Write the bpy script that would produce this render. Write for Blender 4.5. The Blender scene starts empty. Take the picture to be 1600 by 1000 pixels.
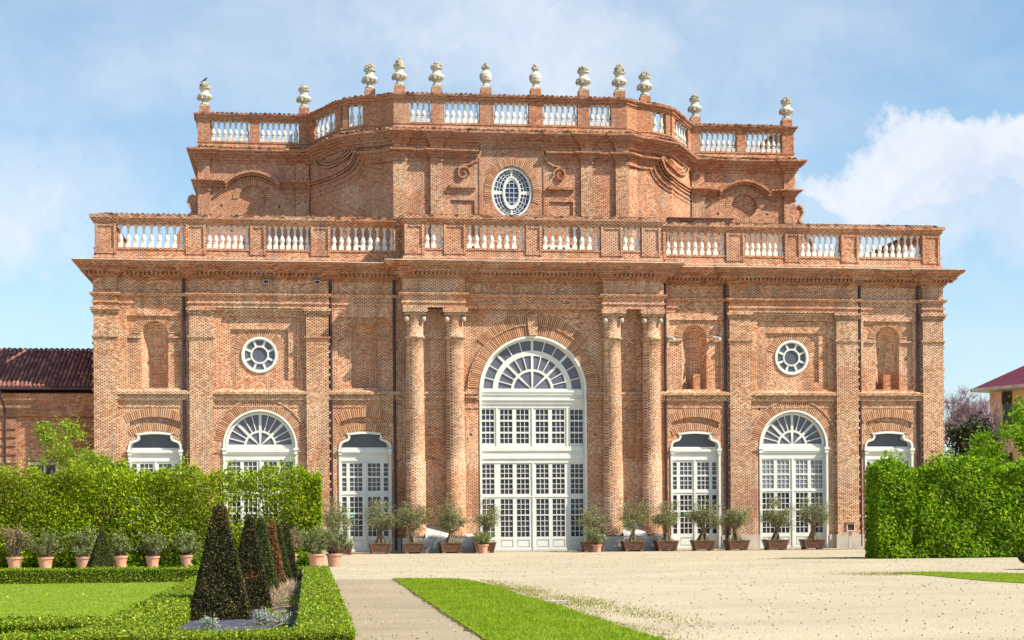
import bpy, math, random
import numpy as np
from mathutils import Vector
from mathutils.geometry import tessellate_polygon
rnd = random.Random(7); rng = np.random.default_rng(11)
sc = bpy.context.scene; COL = sc.collection
PI = math.pi; rad = math.radians
pi2 = 2*PI

# ------------------------------------------------------------------ node helpers
def newmat(name):
    m = bpy.data.materials.new(name); m.use_nodes = True
    nt = m.node_tree; nt.nodes.clear()
    return m, nt
def N(nt, t, **k):
    n = nt.nodes.new(t)
    for a, v in k.items():
        if a == 'ins':
            for i, val in v.items():
                if hasattr(val, 'is_linked') or isinstance(val, bpy.types.NodeSocket): nt.links.new(val, n.inputs[i])
                else: n.inputs[i].default_value = val
        else: setattr(n, a, v)
    return n
def M(nt, op, a, b=None, c=None):
    n = nt.nodes.new('ShaderNodeMath'); n.operation = op
    for i, v in enumerate((a, b, c)):
        if v is None: continue
        if isinstance(v, bpy.types.NodeSocket): nt.links.new(v, n.inputs[i])
        else: n.inputs[i].default_value = v
    return n.outputs[0]
def MIX(nt, f, a, b, blend='MIX'):
    n = nt.nodes.new('ShaderNodeMix'); n.data_type = 'RGBA'; n.blend_type = blend
    for s, v in ((0, f), (6, a), (7, b)):
        if isinstance(v, bpy.types.NodeSocket): nt.links.new(v, n.inputs[s])
        elif s == 0: n.inputs[0].default_value = v
        else: n.inputs[s].default_value = (*v[:3], 1)
    return n.outputs[2]
def RAMP(nt, f, stops, interp='LINEAR'):
    n = nt.nodes.new('ShaderNodeValToRGB'); cr = n.color_ramp; cr.interpolation = interp
    while len(cr.elements) < len(stops): cr.elements.new(0.5)
    for e, (p, c) in zip(cr.elements, stops):
        e.position = p; e.color = (*c[:3], 1) if not isinstance(c, (int, float)) else (c, c, c, 1)
    nt.links.new(f, n.inputs[0]); return n.outputs[0]
def NOISE(nt, vec, scale, detail=3, rough=.5):
    n = N(nt, 'ShaderNodeTexNoise', ins={'Scale': scale, 'Detail': detail, 'Roughness': rough})
    nt.links.new(vec, n.inputs['Vector']); return n.outputs['Fac']
def OBJ(nt): return nt.nodes.new('ShaderNodeTexCoord').outputs['Object']
def finish(nt, color, rough=.8, height=None, bstr=.3, bdist=.02, spec=.3, metal=0, coat=0):
    p = nt.nodes.new('ShaderNodeBsdfPrincipled'); o = nt.nodes.new('ShaderNodeOutputMaterial')
    if isinstance(color, bpy.types.NodeSocket): nt.links.new(color, p.inputs['Base Color'])
    else: p.inputs['Base Color'].default_value = (*color, 1)
    if isinstance(rough, bpy.types.NodeSocket): nt.links.new(rough, p.inputs['Roughness'])
    else: p.inputs['Roughness'].default_value = rough
    p.inputs['Specular IOR Level'].default_value = spec; p.inputs['Metallic'].default_value = metal
    if height is not None:
        b = N(nt, 'ShaderNodeBump', ins={'Strength': bstr, 'Distance': bdist, 'Height': height})
        nt.links.new(b.outputs[0], p.inputs['Normal'])
    nt.links.new(p.outputs[0], o.inputs[0]); return p

def brick_mat(name, ramp, tint=(1, 1, 1), w=.245, h=.078, dark=.9, mortar=(.66, .52, .40), stain=1.0, ylink=None):
    m, nt = newmat(name); co = OBJ(nt)
    s = N(nt, 'ShaderNodeSeparateXYZ', ins={0: co})
    X, Y, Z = s.outputs
    if ylink is None:      # run the courses along each wall whatever way it faces
        gn = nt.nodes.new('ShaderNodeNewGeometry'); sn = N(nt, 'ShaderNodeSeparateXYZ', ins={0: gn.outputs['True Normal']})
        ln = M(nt, 'MAXIMUM', M(nt, 'SQRT', M(nt, 'ADD', M(nt, 'MULTIPLY', sn.outputs[0], sn.outputs[0]), M(nt, 'MULTIPLY', sn.outputs[1], sn.outputs[1]))), .02)
        hx = M(nt, 'DIVIDE', M(nt, 'SUBTRACT', M(nt, 'MULTIPLY', Y, sn.outputs[0]), M(nt, 'MULTIPLY', X, sn.outputs[1])), ln)
    else: hx = M(nt, 'MULTIPLY_ADD', Y, ylink, X)
    wob = M(nt, 'MULTIPLY', M(nt, 'SUBTRACT', NOISE(nt, co, .8, 2), .5), .05)
    zz = M(nt, 'DIVIDE', M(nt, 'ADD', Z, wob), h)
    row = M(nt, 'FLOOR', zz); v = M(nt, 'FRACT', zz)
    xs = M(nt, 'ADD', M(nt, 'DIVIDE', hx, w), M(nt, 'MULTIPLY', row, .5))
    colm = M(nt, 'FLOOR', xs); u = M(nt, 'FRACT', xs)
    cv = N(nt, 'ShaderNodeCombineXYZ', ins={0: colm, 1: row})
    wn = N(nt, 'ShaderNodeTexWhiteNoise', noise_dimensions='3D', ins={0: cv.outputs[0]})
    base = RAMP(nt, wn.outputs['Value'], ramp)
    # long-lived stains and repairs of the masonry
    n1 = NOISE(nt, co, .35, 5, .6); n2 = NOISE(nt, co, 1.7, 4, .65); n3 = NOISE(nt, co, .13, 3, .5)
    base = MIX(nt, M(nt, 'MULTIPLY', RAMP(nt, n2, [(.45, 0), (.72, 1)]), .42*stain), base, (.62, .46, .34))
    base = MIX(nt, M(nt, 'MULTIPLY', RAMP(nt, n1, [(.42, 0), (.66, 1)]), .38*stain), base, (.56, .22, .10), 'MIX')
    base = MIX(nt, M(nt, 'MULTIPLY', RAMP(nt, n3, [(.45, 0), (.6, 1)]), .30*stain), base, (.50, .36, .30), 'MIX')
    # patched areas with hard edges, of paler and redder brick
    pv = N(nt, 'ShaderNodeTexVoronoi', ins={'Scale': .55, 'Randomness': 1.0}); wc = N(nt, 'ShaderNodeVectorMath', operation='MULTIPLY_ADD', ins={0: N(nt, 'ShaderNodeTexNoise', ins={0: co, 'Scale': 2.5}).outputs['Color'], 1: (1.2, 1.2, 1.2), 2: co}); nt.links.new(wc.outputs[0], pv.inputs['Vector'])
    pw = N(nt, 'ShaderNodeTexWhiteNoise', ins={0: pv.outputs['Color']}).outputs['Value']
    base = MIX(nt, M(nt, 'MULTIPLY', M(nt, 'GREATER_THAN', pw, .80), .32*stain), base, (.70, .52, .37))
    base = MIX(nt, M(nt, 'MULTIPLY', M(nt, 'LESS_THAN', pw, .16), .38*stain), base, (.46, .17, .07))
    mp = N(nt, 'ShaderNodeMapping', ins={0: co, 3: (1.6, 1.6, .22)})
    st = RAMP(nt, NOISE(nt, mp.outputs[0], .9, 4, .65), [(.50, 0), (.66, 1)])
    base = MIX(nt, M(nt, 'MULTIPLY', st, .55*stain), base, (.17, .11, .085))
    mh = M(nt, 'LESS_THAN', v, .17)
    base = MIX(nt, M(nt, 'MULTIPLY', mh, .7), base, mortar)
    vj = M(nt, 'MULTIPLY', M(nt, 'LESS_THAN', u, .32), M(nt, 'MULTIPLY', M(nt, 'GREATER_THAN', v, .25), M(nt, 'LESS_THAN', v, .93)))
    pr = M(nt, 'GREATER_THAN', M(nt, 'ADD', wn.outputs['Value'], M(nt, 'MULTIPLY', M(nt, 'SUBTRACT', n1, .5), 3.0)), .30)
    hole = M(nt, 'MULTIPLY', M(nt, 'MULTIPLY', vj, pr), dark)
    base = MIX(nt, hole, base, (.05, .022, .014))
    base = MIX(nt, 1, base, tuple(t*(.93 if name == 'brick_wall' else .87) for t in tint), 'MULTIPLY')
    ht = M(nt, 'SUBTRACT', M(nt, 'SUBTRACT', wn.outputs['Value'], M(nt, 'MULTIPLY', hole, 2.0)), M(nt, 'MULTIPLY', mh, .8))
    finish(nt, base, .92, ht, .45, .02, .15)
    return m
R1 = [(0, (.26, .095, .050)), (.2, (.49, .205, .11)), (.5, (.63, .33, .20)), (.8, (.71, .44, .285)), (1, (.78, .57, .41))]
R2 = [(0, (.17, .042, .018)), (.25, (.38, .105, .040)), (.6, (.53, .175, .068)), (.9, (.60, .25, .11)), (1, (.68, .40, .22))]
R3 = [(0, (.28, .12, .055)), (.25, (.52, .25, .13)), (.6, (.66, .38, .21)), (1, (.78, .56, .37))]
B_MAIN = brick_mat('brick_wall', R1, tint=(1.06, 1.01, .95), mortar=(.72, .59, .45))
B_TRIM = brick_mat('brick_trim', R2, dark=.7, stain=.7)
B_COL = brick_mat('brick_pilaster', R3, stain=.6)
B_RND = brick_mat('brick_column', R3, stain=.6, w=.225, ylink=.6)
B_UP = brick_mat('brick_upper', [(p, (c[0]*1.02, c[1]*.84, c[2]*.72)) for p, c in R1], stain=.8)
B_DRK = brick_mat('brick_wing', R1, tint=(.85, .74, .68), dark=.6)

def wedge_mat():
    m, nt = newmat('brick_wedge')
    g = nt.nodes.new('ShaderNodeNewGeometry')
    c = RAMP(nt, g.outputs['Random Per Island'], [(0, (.42, .20, .11)), (.5, (.53, .29, .17)), (1, (.61, .38, .24))])
    finish(nt, c, .9, NOISE(nt, OBJ(nt), 20), .3, .02, .15); return m
WEDGE = wedge_mat()

def simple(name, col, rough=.7, var=.15, scale=3, spec=.3, metal=0, bump=.15, bscale=30, col2=None, bdist=.01):
    m, nt = newmat(name); co = OBJ(nt)
    n = NOISE(nt, co, scale, 5, .6)
    c2 = col2 if col2 else tuple(c*(1-var*1.8) for c in col)
    c = MIX(nt, RAMP(nt, n, [(.35, 0), (.68, 1)]), col, c2)
    finish(nt, c, rough, NOISE(nt, co, bscale, 4), bump, bdist, spec, metal); return m
MORT = simple('mortar_dark', (.13, .065, .04), .95)
VOID = simple('hole_dark', (.05, .03, .022), .95)
WHITE = simple('white_paint', (.67, .675, .63), .45, .06, 1.2, .4, bump=.05)
STONEU = simple('weathered_stone', (.68, .65, .60), .7, .2, 5, bump=.4, col2=(.42, .37, .32))
STONEW = simple('balustrade_stone', (.72, .70, .66), .6, .12, 2, bump=.2, col2=(.62, .58, .52))
URNM = simple('urn_stone', (.66, .62, .52), .8, .2, 5, bump=.5, bscale=14, col2=(.27, .25, .20), bdist=.03)
URND = simple('urn_lichen', (.48, .44, .35), .9, .2, 9, bump=.6, bscale=14, col2=(.20, .17, .12), bdist=.04)
PLINTH = simple('plinth_stone', (.50, .43, .35), .85, .2, 1.1, bump=.2, col2=(.33, .29, .26))
GREYST = simple('grey_stone', (.52, .51, .50), .8, .15, 1.4, col2=(.40, .39, .38))
LEAD = simple('lead_flashing', (.62, .56, .44), .5, .15, 2, spec=.4, col2=(.40, .34, .25))
PIPE = simple('brown_pipe', (.045, .025, .032), .4, .1, 2, spec=.5)
BLACK = simple('black_metal', (.02, .02, .022), .4, .1)
MOSS = simple('moss', (.20, .20, .03), .95, .2, 6, col2=(.10, .12, .02))
TERRA = simple('terracotta', (.52, .21, .12), .85, .2, 5, col2=(.56, .34, .25))
TERRA2 = simple('terracotta_pale', (.50, .30, .23), .85, .2, 7, col2=(.42, .20, .14))
SOIL = simple('soil', (.09, .06, .04), .95, .2, 9)
ROOFDECK = simple('roof_deck', (.25, .2, .17), .9)
OCHRE = simple('ochre_plaster', (.85, .53, .25), .85, .08, .5, bump=.05)
REDROOF = simple('red_roof', (.16, .028, .05), .6, .12, 1)
TILE = None
def tile_mat(name, a, b, c):
    m, nt = newmat(name)
    g = nt.nodes.new('ShaderNodeNewGeometry')
    col = RAMP(nt, g.outputs['Random Per Island'], [(0, a), (.5, b), (1, c)])
    st = RAMP(nt, NOISE(nt, OBJ(nt), 2.5, 5, .7), [(.45, 0), (.7, 1)])
    col = MIX(nt, M(nt, 'MULTIPLY', st, .6), col, (.09, .06, .045))
    finish(nt, col, .85, NOISE(nt, OBJ(nt), 25), .3, .02, .2); return m
TILE = tile_mat('clay_tile', (.07, .035, .022), (.20, .09, .055), (.42, .24, .15))
TILED = tile_mat('clay_tile_dark', (.16, .06, .065), (.26, .10, .085), (.48, .22, .14))
def wood_mat():
    m, nt = newmat('planter_wood'); co = OBJ(nt)
    mp = N(nt, 'ShaderNodeMapping', ins={0: co, 3: (1.2, 1.2, 14)})
    n = NOISE(nt, mp.outputs[0], 3, 5, .7)
    c = RAMP(nt, n, [(.3, (.055, .028, .02)), (.5, (.17, .085, .06)), (.7, (.34, .21, .15))])
    finish(nt, c, .85, n, .6, .02, .2); return m
WOOD = wood_mat()
def bark_mat(name, a, b):
    m, nt = newmat(name); co = OBJ(nt)
    mp = N(nt, 'ShaderNodeMapping', ins={0: co, 3: (6, 6, 1.6)})
    n = NOISE(nt, mp.outputs[0], 3, 6, .7)
    finish(nt, RAMP(nt, n, [(.35, a), (.65, b)]), .95, n, .9, .05, .1); return m
BARK = bark_mat('olive_bark', (.05, .035, .025), (.30, .23, .16))
BARKD = bark_mat('dark_bark', (.03, .02, .015), (.13, .09, .06))
TWIGP = bark_mat('purple_twig', (.20, .13, .16), (.42, .31, .36))
def glass_mat(name, col, rough=.08, cur=None, pv=0.0):
    m, nt = newmat(name); co = OBJ(nt)
    c = MIX(nt, RAMP(nt, NOISE(nt, co, .9, 3), [(.4, 0), (.65, 1)]), col, cur if cur else tuple(x*.6 for x in col))
    sx = N(nt, 'ShaderNodeSeparateXYZ', ins={0: co}).outputs     # per-pane tint stands in for varied reflections; bump tilts each pane
    cv = N(nt, 'ShaderNodeCombineXYZ', ins={0: M(nt, 'FLOOR', M(nt, 'DIVIDE', sx[0], .236)), 1: M(nt, 'FLOOR', M(nt, 'DIVIDE', sx[2], .30))})
    wn = N(nt, 'ShaderNodeTexWhiteNoise', ins={0: cv.outputs[0]}).outputs['Value']
    c = MIX(nt, M(nt, 'MULTIPLY', wn, .75*pv), c, tuple(min(1, x*2.3) for x in col))
    finish(nt, c, rough, M(nt, 'ADD', NOISE(nt, co, 1.3, 1), M(nt, 'MULTIPLY', M(nt, 'MULTIPLY', sx[0], wn), .5*pv)), .05+.12*pv, .02, .4); return m
G_UP = glass_mat('glass_upper', (.10, .10, .145), .2, (.13, .13, .17))
G_LOW = glass_mat('glass_door', (.024, .022, .036), .08, (.010, .010, .018), 1)
G_PALE = glass_mat('glass_pale', (.16, .17, .20), .15, (.26, .25, .27), .5)  # pale reflections of buildings put into the glass colour
G_MID = glass_mat('glass_mid', (.045, .05, .063), .1, (.075, .085, .095), .7)
G_BLUE = glass_mat('glass_oval', (.03, .05, .14), .15, (.08, .11, .25))
G_GREY = glass_mat('glass_lunette', (.095, .10, .125), .25, (.075, .08, .10))
def leaf_mat(name, stops, trans=.35, rough=.6, spec=.25, patch=None):
    stops = [(p, tuple(v*.92 for v in c)) for p, c in stops]
    m, nt = newmat(name)
    g = nt.nodes.new('ShaderNodeNewGeometry')
    c = RAMP(nt, g.outputs['Random Per Island'], stops)
    if patch:
        n = NOISE(nt, OBJ(nt), patch[1], 3, .6)
        c = MIX(nt, M(nt, 'MULTIPLY', RAMP(nt, n, [(.45, 0), (.65, 1)]), patch[2]), c, patch[0])
    p = nt.nodes.new('ShaderNodeBsdfPrincipled'); nt.links.new(c, p.inputs['Base Color'])
    p.inputs['Roughness'].default_value = rough; p.inputs['Specular IOR Level'].default_value = spec
    t = nt.nodes.new('ShaderNodeBsdfTranslucent')
    nt.links.new(MIX(nt, 1, c, (1.25, 1.3, .55), 'MULTIPLY'), t.inputs[0])
    x = N(nt, 'ShaderNodeMixShader', ins={0: trans, 1: p.outputs[0], 2: t.outputs[0]})
    o = nt.nodes.new('ShaderNodeOutputMaterial'); nt.links.new(x.outputs[0], o.inputs[0]); return m
L_HORN = leaf_mat('hornbeam_leaf', [(0, (.05, .12, .004)), (.4, (.23, .35, .008)), (.8, (.44, .54, .014)), (1, (.66, .70, .05))], .5, patch=((.20, .20, .02), .35, .55))
L_HORNR = leaf_mat('hornbeam_leaf_right', [(0, (.025, .10, .003)), (.4, (.14, .29, .006)), (.8, (.30, .47, .012)), (1, (.52, .64, .04))], .45)
L_BOX = leaf_mat('box_leaf', [(0, (.03, .085, .004)), (.45, (.16, .27, .008)), (.8, (.34, .44, .015)), (1, (.58, .60, .08))], .3, patch=((.24, .26, .03), 1.2, .35))
L_OLIVE = leaf_mat('olive_leaf', [(0, (.08, .09, .03)), (.5, (.22, .23, .10)), (.85, (.36, .355, .19)), (1, (.52, .50, .33))], .2)
L_OLIVE2 = leaf_mat('oleander_leaf', [(0, (.06, .10, .02)), (.5, (.17, .22, .07)), (.85, (.29, .31, .13)), (1, (.44, .43, .24))], .25)
L_DRY = leaf_mat('dry_leaf', [(0, (.13, .09, .04)), (.5, (.26, .21, .11)), (1, (.38, .31, .18))], .2)
L_YEW = leaf_mat('yew_leaf', [(0, (.006, .010, .004)), (.6, (.024, .030, .008)), (.86, (.08, .066, .016)), (1, (.24, .17, .045))], .12)
L_YEWO = leaf_mat('yew_leaf_olive', [(0, (.07, .055, .014)), (.6, (.17, .12, .03)), (1, (.32, .22, .06))], .15)
L_YEWG = leaf_mat('yew_leaf_green', [(0, (.02, .035, .008)), (.6, (.06, .085, .014)), (1, (.16, .15, .03))], .15)
L_YEWB = leaf_mat('yew_leaf_brown', [(0, (.09, .035, .012)), (.5, (.22, .085, .028)), (1, (.38, .18, .06))], .1)
L_DARK = leaf_mat('evergreen_leaf', [(0, (.01, .022, .012)), (.6, (.035, .055, .028)), (1, (.12, .13, .05))], .15)
L_MAPLE = leaf_mat('maple_leaf', [(0, (.05, .14, .003)), (.5, (.14, .30, .006)), (1, (.36, .50, .03))], .45)
L_SPRING = leaf_mat('spring_leaf', [(0, (.10, .18, .008)), (.5, (.24, .34, .02)), (1, (.42, .48, .06))], .45)
L_SILVER = leaf_mat('silver_leaf', [(0, (.22, .26, .22)), (1, (.45, .50, .44))], .15)
L_GRASS = leaf_mat('grass_blade', [(0, (.09, .18, .004)), (.5, (.20, .32, .006)), (1, (.38, .45, .025))], .35, patch=((.34, .38, .03), .9, .6))
L_GRASSP = leaf_mat('pale_grass_blade', [(0, (.15, .25, .012)), (.5, (.26, .37, .03)), (1, (.42, .48, .09))], .35, patch=((.28, .33, .08), .5, .5))
L_MOSS = leaf_mat('moss_blade', [(0, (.16, .16, .02)), (.5, (.30, .28, .06)), (1, (.45, .40, .14))], .2)
L_STRAW = leaf_mat('straw', [(0, (.30, .20, .12)), (1, (.55, .42, .30))], .1)

# ------------------------------------------------------------------ mesh builder
class MB:
    def __init__(s): s.v = []; s.f = []; s.n = 0
    def add(s, vs, fs):
        b = s.n; s.v.extend([tuple(p) for p in vs]); s.n += len(vs)
        s.f.extend([tuple(i+b for i in f) for f in fs])
    def box(s, x0, x1, y0, y1, z0, z1, top=None, topy=None):
        a = top if top is not None else 0; c = topy if topy is not None else a
        s.add([(x0, y0, z0), (x1, y0, z0), (x1, y1, z0), (x0, y1, z0),
               (x0-a, y0-c, z1), (x1+a, y0-c, z1), (x1+a, y1+c, z1), (x0-a, y1+c, z1)],
              [(0, 3, 2, 1), (4, 5, 6, 7), (0, 1, 5, 4), (1, 2, 6, 5), (2, 3, 7, 6), (3, 0, 4, 7)])
    def lathe(s, prof, c, n=16, sq=()):
        vs = []; k = len(prof)
        for r, z in prof:
            for i in range(n):
                a = pi2*i/n; vs.append((c[0]+r*math.cos(a), c[1]+r*math.sin(a), c[2]+z))
        fs = [(j*n+i, j*n+(i+1) % n, (j+1)*n+(i+1) % n, (j+1)*n+i) for j in range(k-1) for i in range(n)]
        fs += [tuple(range(n))[::-1], tuple((k-1)*n+i for i in range(n))]
        s.add(vs, fs)
    def tube(s, pts, rs, n=6, cap=True):
        pts = [Vector(p) for p in pts]; m = len(pts)
        vs = []; up = Vector((0.13, 0.21, 1)).normalized()
        for i, p in enumerate(pts):
            d = (pts[min(i+1, m-1)]-pts[max(i-1, 0)]).normalized()
            a = d.cross(up)
            if a.length < 1e-3: a = d.cross(Vector((1, 0, 0)))
            a.normalize(); b = d.cross(a)
            r = rs[i] if hasattr(rs, '__len__') else rs
            for k in range(n):
                t = pi2*k/n; vs.append(p+a*(r*math.cos(t))+b*(r*math.sin(t)))
        fs = [(j*n+i, j*n+(i+1) % n, (j+1)*n+(i+1) % n, (j+1)*n+i) for j in range(m-1) for i in range(n)]
        if cap: fs += [tuple(range(n))[::-1], tuple((m-1)*n+i for i in range(n))]
        s.add(vs, fs)
    def molding(s, path, prof, closed=False, caps=True):
        m = len(path); k = len(prof); vs = []
        nor = []
        for i in range(m-1):
            dx = path[i+1][0]-path[i][0]; dy = path[i+1][1]-path[i][1]; l = math.hypot(dx, dy)
            nor.append((dy/l, -dx/l))
        for i, p in enumerate(path):
            if i == 0: o = nor[0]
            elif i == m-1: o = nor[-1]
            else:
                a, b = nor[i-1], nor[i]; d = 1+a[0]*b[0]+a[1]*b[1]
                o = ((a[0]+b[0])/d, (a[1]+b[1])/d)
            for q, z in prof: vs.append((p[0]+o[0]*q, p[1]+o[1]*q, z))
        kk = k if closed else k-1
        fs = [(i*k+j, (i+1)*k+j, (i+1)*k+(j+1) % k, i*k+(j+1) % k) for i in range(m-1) for j in range(kk)]
        if closed and caps: fs += [tuple(range(k))[::-1], tuple((m-1)*k+j for j in range(k))]
        s.add(vs, fs)
    def panel(s, outer, holes=(), yf=0, depth=0, back=False, outer_rim=False):
        """flat sheet in the xz plane at y=yf; holes get reveals going back by depth (closed by a sheet if back)"""
        loops = [[Vector((x, z, 0)) for x, z in l] for l in [outer]+list(holes)]
        flat = [p for l in loops for p in l]
        tris = tessellate_polygon(loops)
        s.add([(p.x, yf, p.y) for p in flat], [t for t in tris])
        if outer_rim: s.rim(outer, yf, yf+depth)
        if depth:
            for h in holes:
                s.rim(h, yf, yf+depth)
                if back: s.panel(h, (), yf+depth)
    def rim(s, loop, y0, y1):
        n = len(loop)
        s.add([(x, y0, z) for x, z in loop]+[(x, y1, z) for x, z in loop], [(i, (i+1) % n, n+(i+1) % n, n+i) for i in range(n)])
    def slab(s, outer, holes, yf, yb):
        s.panel(outer, holes, yf); s.panel(outer, holes, yb); s.rim(outer, yf, yb)
        for h in holes: s.rim(h, yf, yb)
    def ribbon(s, pts, w, out, ymap, closed=False):
        """raised band following pts in xz; ymap(x) gives the wall's y"""
        m = len(pts); vs = []
        for i, p in enumerate(pts):
            a = pts[(i-1) % m] if closed else pts[max(i-1, 0)]; b = pts[(i+1) % m] if closed else pts[min(i+1, m-1)]
            dx = b[0]-a[0]; dz = b[1]-a[1]; l = math.hypot(dx, dz) or 1; nx, nz = -dz/l, dx/l
            for e in (-.5, .5):
                x = p[0]+nx*w*e; z = p[1]+nz*w*e; y = ymap(x)
                vs += [(x, y+.03, z), (x, y-out, z)]
        r = range(m if closed else m-1); fs = []
        for i in r:
            j = (i+1) % m
            for a, b in ((0, 1), (1, 3), (3, 2)): fs.append((i*4+a, j*4+a, j*4+b, i*4+b))
        if not closed: fs += [(0, 1, 3, 2), ((m-1)*4, (m-1)*4+2, (m-1)*4+3, (m-1)*4+1)]
        s.add(vs, fs)
    def build(s, name, mat, parent=None, smooth=False):
        me = bpy.data.meshes.new(name); me.from_pydata(s.v, [], s.f); me.update()
        return link(name, me, mat, parent, smooth)
def link(name, me, mat, parent=None, smooth=False):
    if mat: me.materials.append(mat)
    if smooth: me.polygons.foreach_set('use_smooth', [True]*len(me.polygons))
    o = bpy.data.objects.new(name, me); COL.objects.link(o)
    if parent: o.parent = parent
    return o
def quads(name, V, mat, parent=None, tri=False):
    k = 3 if tri else 4
    V = np.asarray(V, dtype=np.float32).reshape(-1, 3); n = len(V)//k
    me = bpy.data.meshes.new(name)
    me.vertices.add(n*k); me.vertices.foreach_set('co', V.ravel())
    me.loops.add(n*k); me.loops.foreach_set('vertex_index', np.arange(n*k, dtype=np.int32))
    me.polygons.add(n); me.polygons.foreach_set('loop_start', np.arange(0, n*k, k, dtype=np.int32))
    me.update(calc_edges=True)
    return link(name, me, mat, parent)
def tag(o, label=None, cat=None, group=None, kind=None):
    if label: o['label'] = label
    if cat: o['category'] = cat
    if group: o['group'] = group
    if kind: o['kind'] = kind
    return o
def empty(name, loc=(0, 0, 0), rz=0):
    o = bpy.data.objects.new(name, None); o.location = loc; o.rotation_euler = (0, 0, rz); COL.objects.link(o); o.empty_display_size = .3
    return o
def unit(v): return v/np.maximum(np.linalg.norm(v, axis=1, keepdims=True), 1e-6)
def leafquads(P, L, W, droop=0.0, jitter=.35, up=0.0):
    P = np.asarray(P); n = len(P)
    d = unit(rng.normal(size=(n, 3))+np.array([0, 0, up-droop]))
    e = unit(np.cross(d, rng.normal(size=(n, 3))))
    s = (1+jitter*rng.normal(size=(n, 1))).clip(.4, 1.9)
    a = d*L*s/2; b = e*W*s/2
    return np.stack([P-a, P+b, P+a, P-b], 1)
def arc(cx, cz, r, a0, a1, n, rz=None):
    rz = rz if rz else r
    return [(cx+r*math.cos(rad(a0+(a1-a0)*i/n)), cz+rz*math.sin(rad(a0+(a1-a0)*i/n))) for i in range(n+1)]
def rect(x0, x1, z0, z1): return [(x0, z0), (x1, z0), (x1, z1), (x0, z1)]
def archc(cx, z0, zs, r, n=28, rz=None): return [(cx-r, z0), (cx+r, z0)]+arc(cx, zs, r, 0, 180, n, rz)
ARCHES = []
def wedges(_mb, cx, cz, r0, r1, a0, a1, yb, out, pitch=.105, gap=.34, e=1.0, mort=None, par=None):
    """ring of separate radial bricks; e squeezes x for an oval"""
    mb = MB(); gap = .34; L = rad(a1-a0)*(r0+r1)/2; n = max(3, int(L/.115)); st = rad(a1-a0)/n
    for i in range(n):
        t0 = rad(a0)+st*(i+gap/2); t1 = rad(a0)+st*(i+1-gap/2); o = out+rnd.uniform(-.012, .012); q = rnd.uniform(-.03, .02)
        vs = []
        for y in (yb, yb-o):
            for r, t in ((r0, t0), (r0, t1), (r1+q, t1), (r1+q, t0)): vs.append((cx+r*math.cos(t)*e, y, cz+r*math.sin(t)))
        mb.add(vs, [(4, 5, 6, 7), (0, 1, 5, 4), (1, 2, 6, 5), (2, 3, 7, 6), (3, 0, 4, 7)])
    if mort is not None:
        nf = len(mb.f); mb.panel([(cx+(x-cx)*e, z) for x, z in arc(cx, cz, r0+.01, a0, a1, 40)+arc(cx, cz, r1-.03, a1, a0, 40)], (), yb-.006)
    o = mb.build('voussoir_arch', WEDGE, None); o.data.materials.append(MORT)
    if mort is not None:
        for p in list(o.data.polygons)[nf:]: p.material_index = 1
    ARCHES.append((o, par))

# ------------------------------------------------------------------ THE PALACE
B = empty('baroque_palace'); tag(B, 'large unplastered baroque orangery palace of red brick with white arched windows and two balustrades', 'palace')
class Pieces:
    def __init__(s): s.l = []
    def box(s, *a, **k): m = MB(); m.box(*a, **k); s.l.append(m)
    def ribbon(s, *a, **k): m = MB(); m.ribbon(*a, **k); s.l.append(m)
    def add(s, *a, **k): m = MB(); m.add(*a, **k); s.l.append(m)
    def build(s, n, mat, p):
        for m in s.l: m.build(n, mat, p)
wall = MB(); wed = MB(); mort = MB(); trim = Pieces(); stone = MB()
def ynull(x): return 0.0
def shoulder(cx, s=1.0, z0=0.06):
    h = [(1.48, 5.95), (1.46, 6.12), (1.36, 6.30), (1.18, 6.38), (1.00, 6.44), (.94, 6.55), (.97, 6.66), (1.08, 6.76)]
    top = [(x, 6.76+.10*math.cos(x/1.08*PI/2)) for x in (.8, .5, .2)]
    r = [(1.48, z0)]+h+top
    f = lambda x, z: (cx+x*s, z0+(z-z0)*1.0-(1-s)*(.9 if z > 6 else .5) if z > z0 else z)
    return [f(x, z) for x, z in r]+[f(-x, z) for x, z in r[::-1]]
putlog = []
def holes_in(x0, x1, zs, step=1.15, p=.8):
    out = []
    for z in zs:
        x = x0+rnd.uniform(.2, .6)
        while x < x1-.35:
            if rnd.random() < p: out.append(rect(x, x+.13, z+rnd.uniform(-.05, .05), z+.13))
            x += step+rnd.uniform(-.1, .3)
    return out
ZT = 13.80
def niche(mb, cx, z0, zs, r, dp, yf):
    n = 14; vs = []; fs = []
    for z in (z0, zs):
        for i in range(n+1):
            a = PI*i/n; vs.append((cx-r*math.cos(a), yf+dp*math.sin(a), z))
    fs = [(i, i+1, n+2+i, n+1+i) for i in range(n)]
    fs.append(tuple(range(n+1)))
    mb.add(vs, fs)
    vs = []; m = 7
    for j in range(m+1):
        e = PI/2*j/m
        for i in range(n+1):
            a = PI*i/n; vs.append((cx-r*math.cos(a)*math.cos(e), yf+dp*math.sin(a)*math.cos(e), zs+r*math.sin(e)))
    mb.add(vs, [(j*(n+1)+i, j*(n+1)+i+1, (j+1)*(n+1)+i+1, (j+1)*(n+1)+i) for j in range(m) for i in range(n)])
nich_blocks = []
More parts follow.
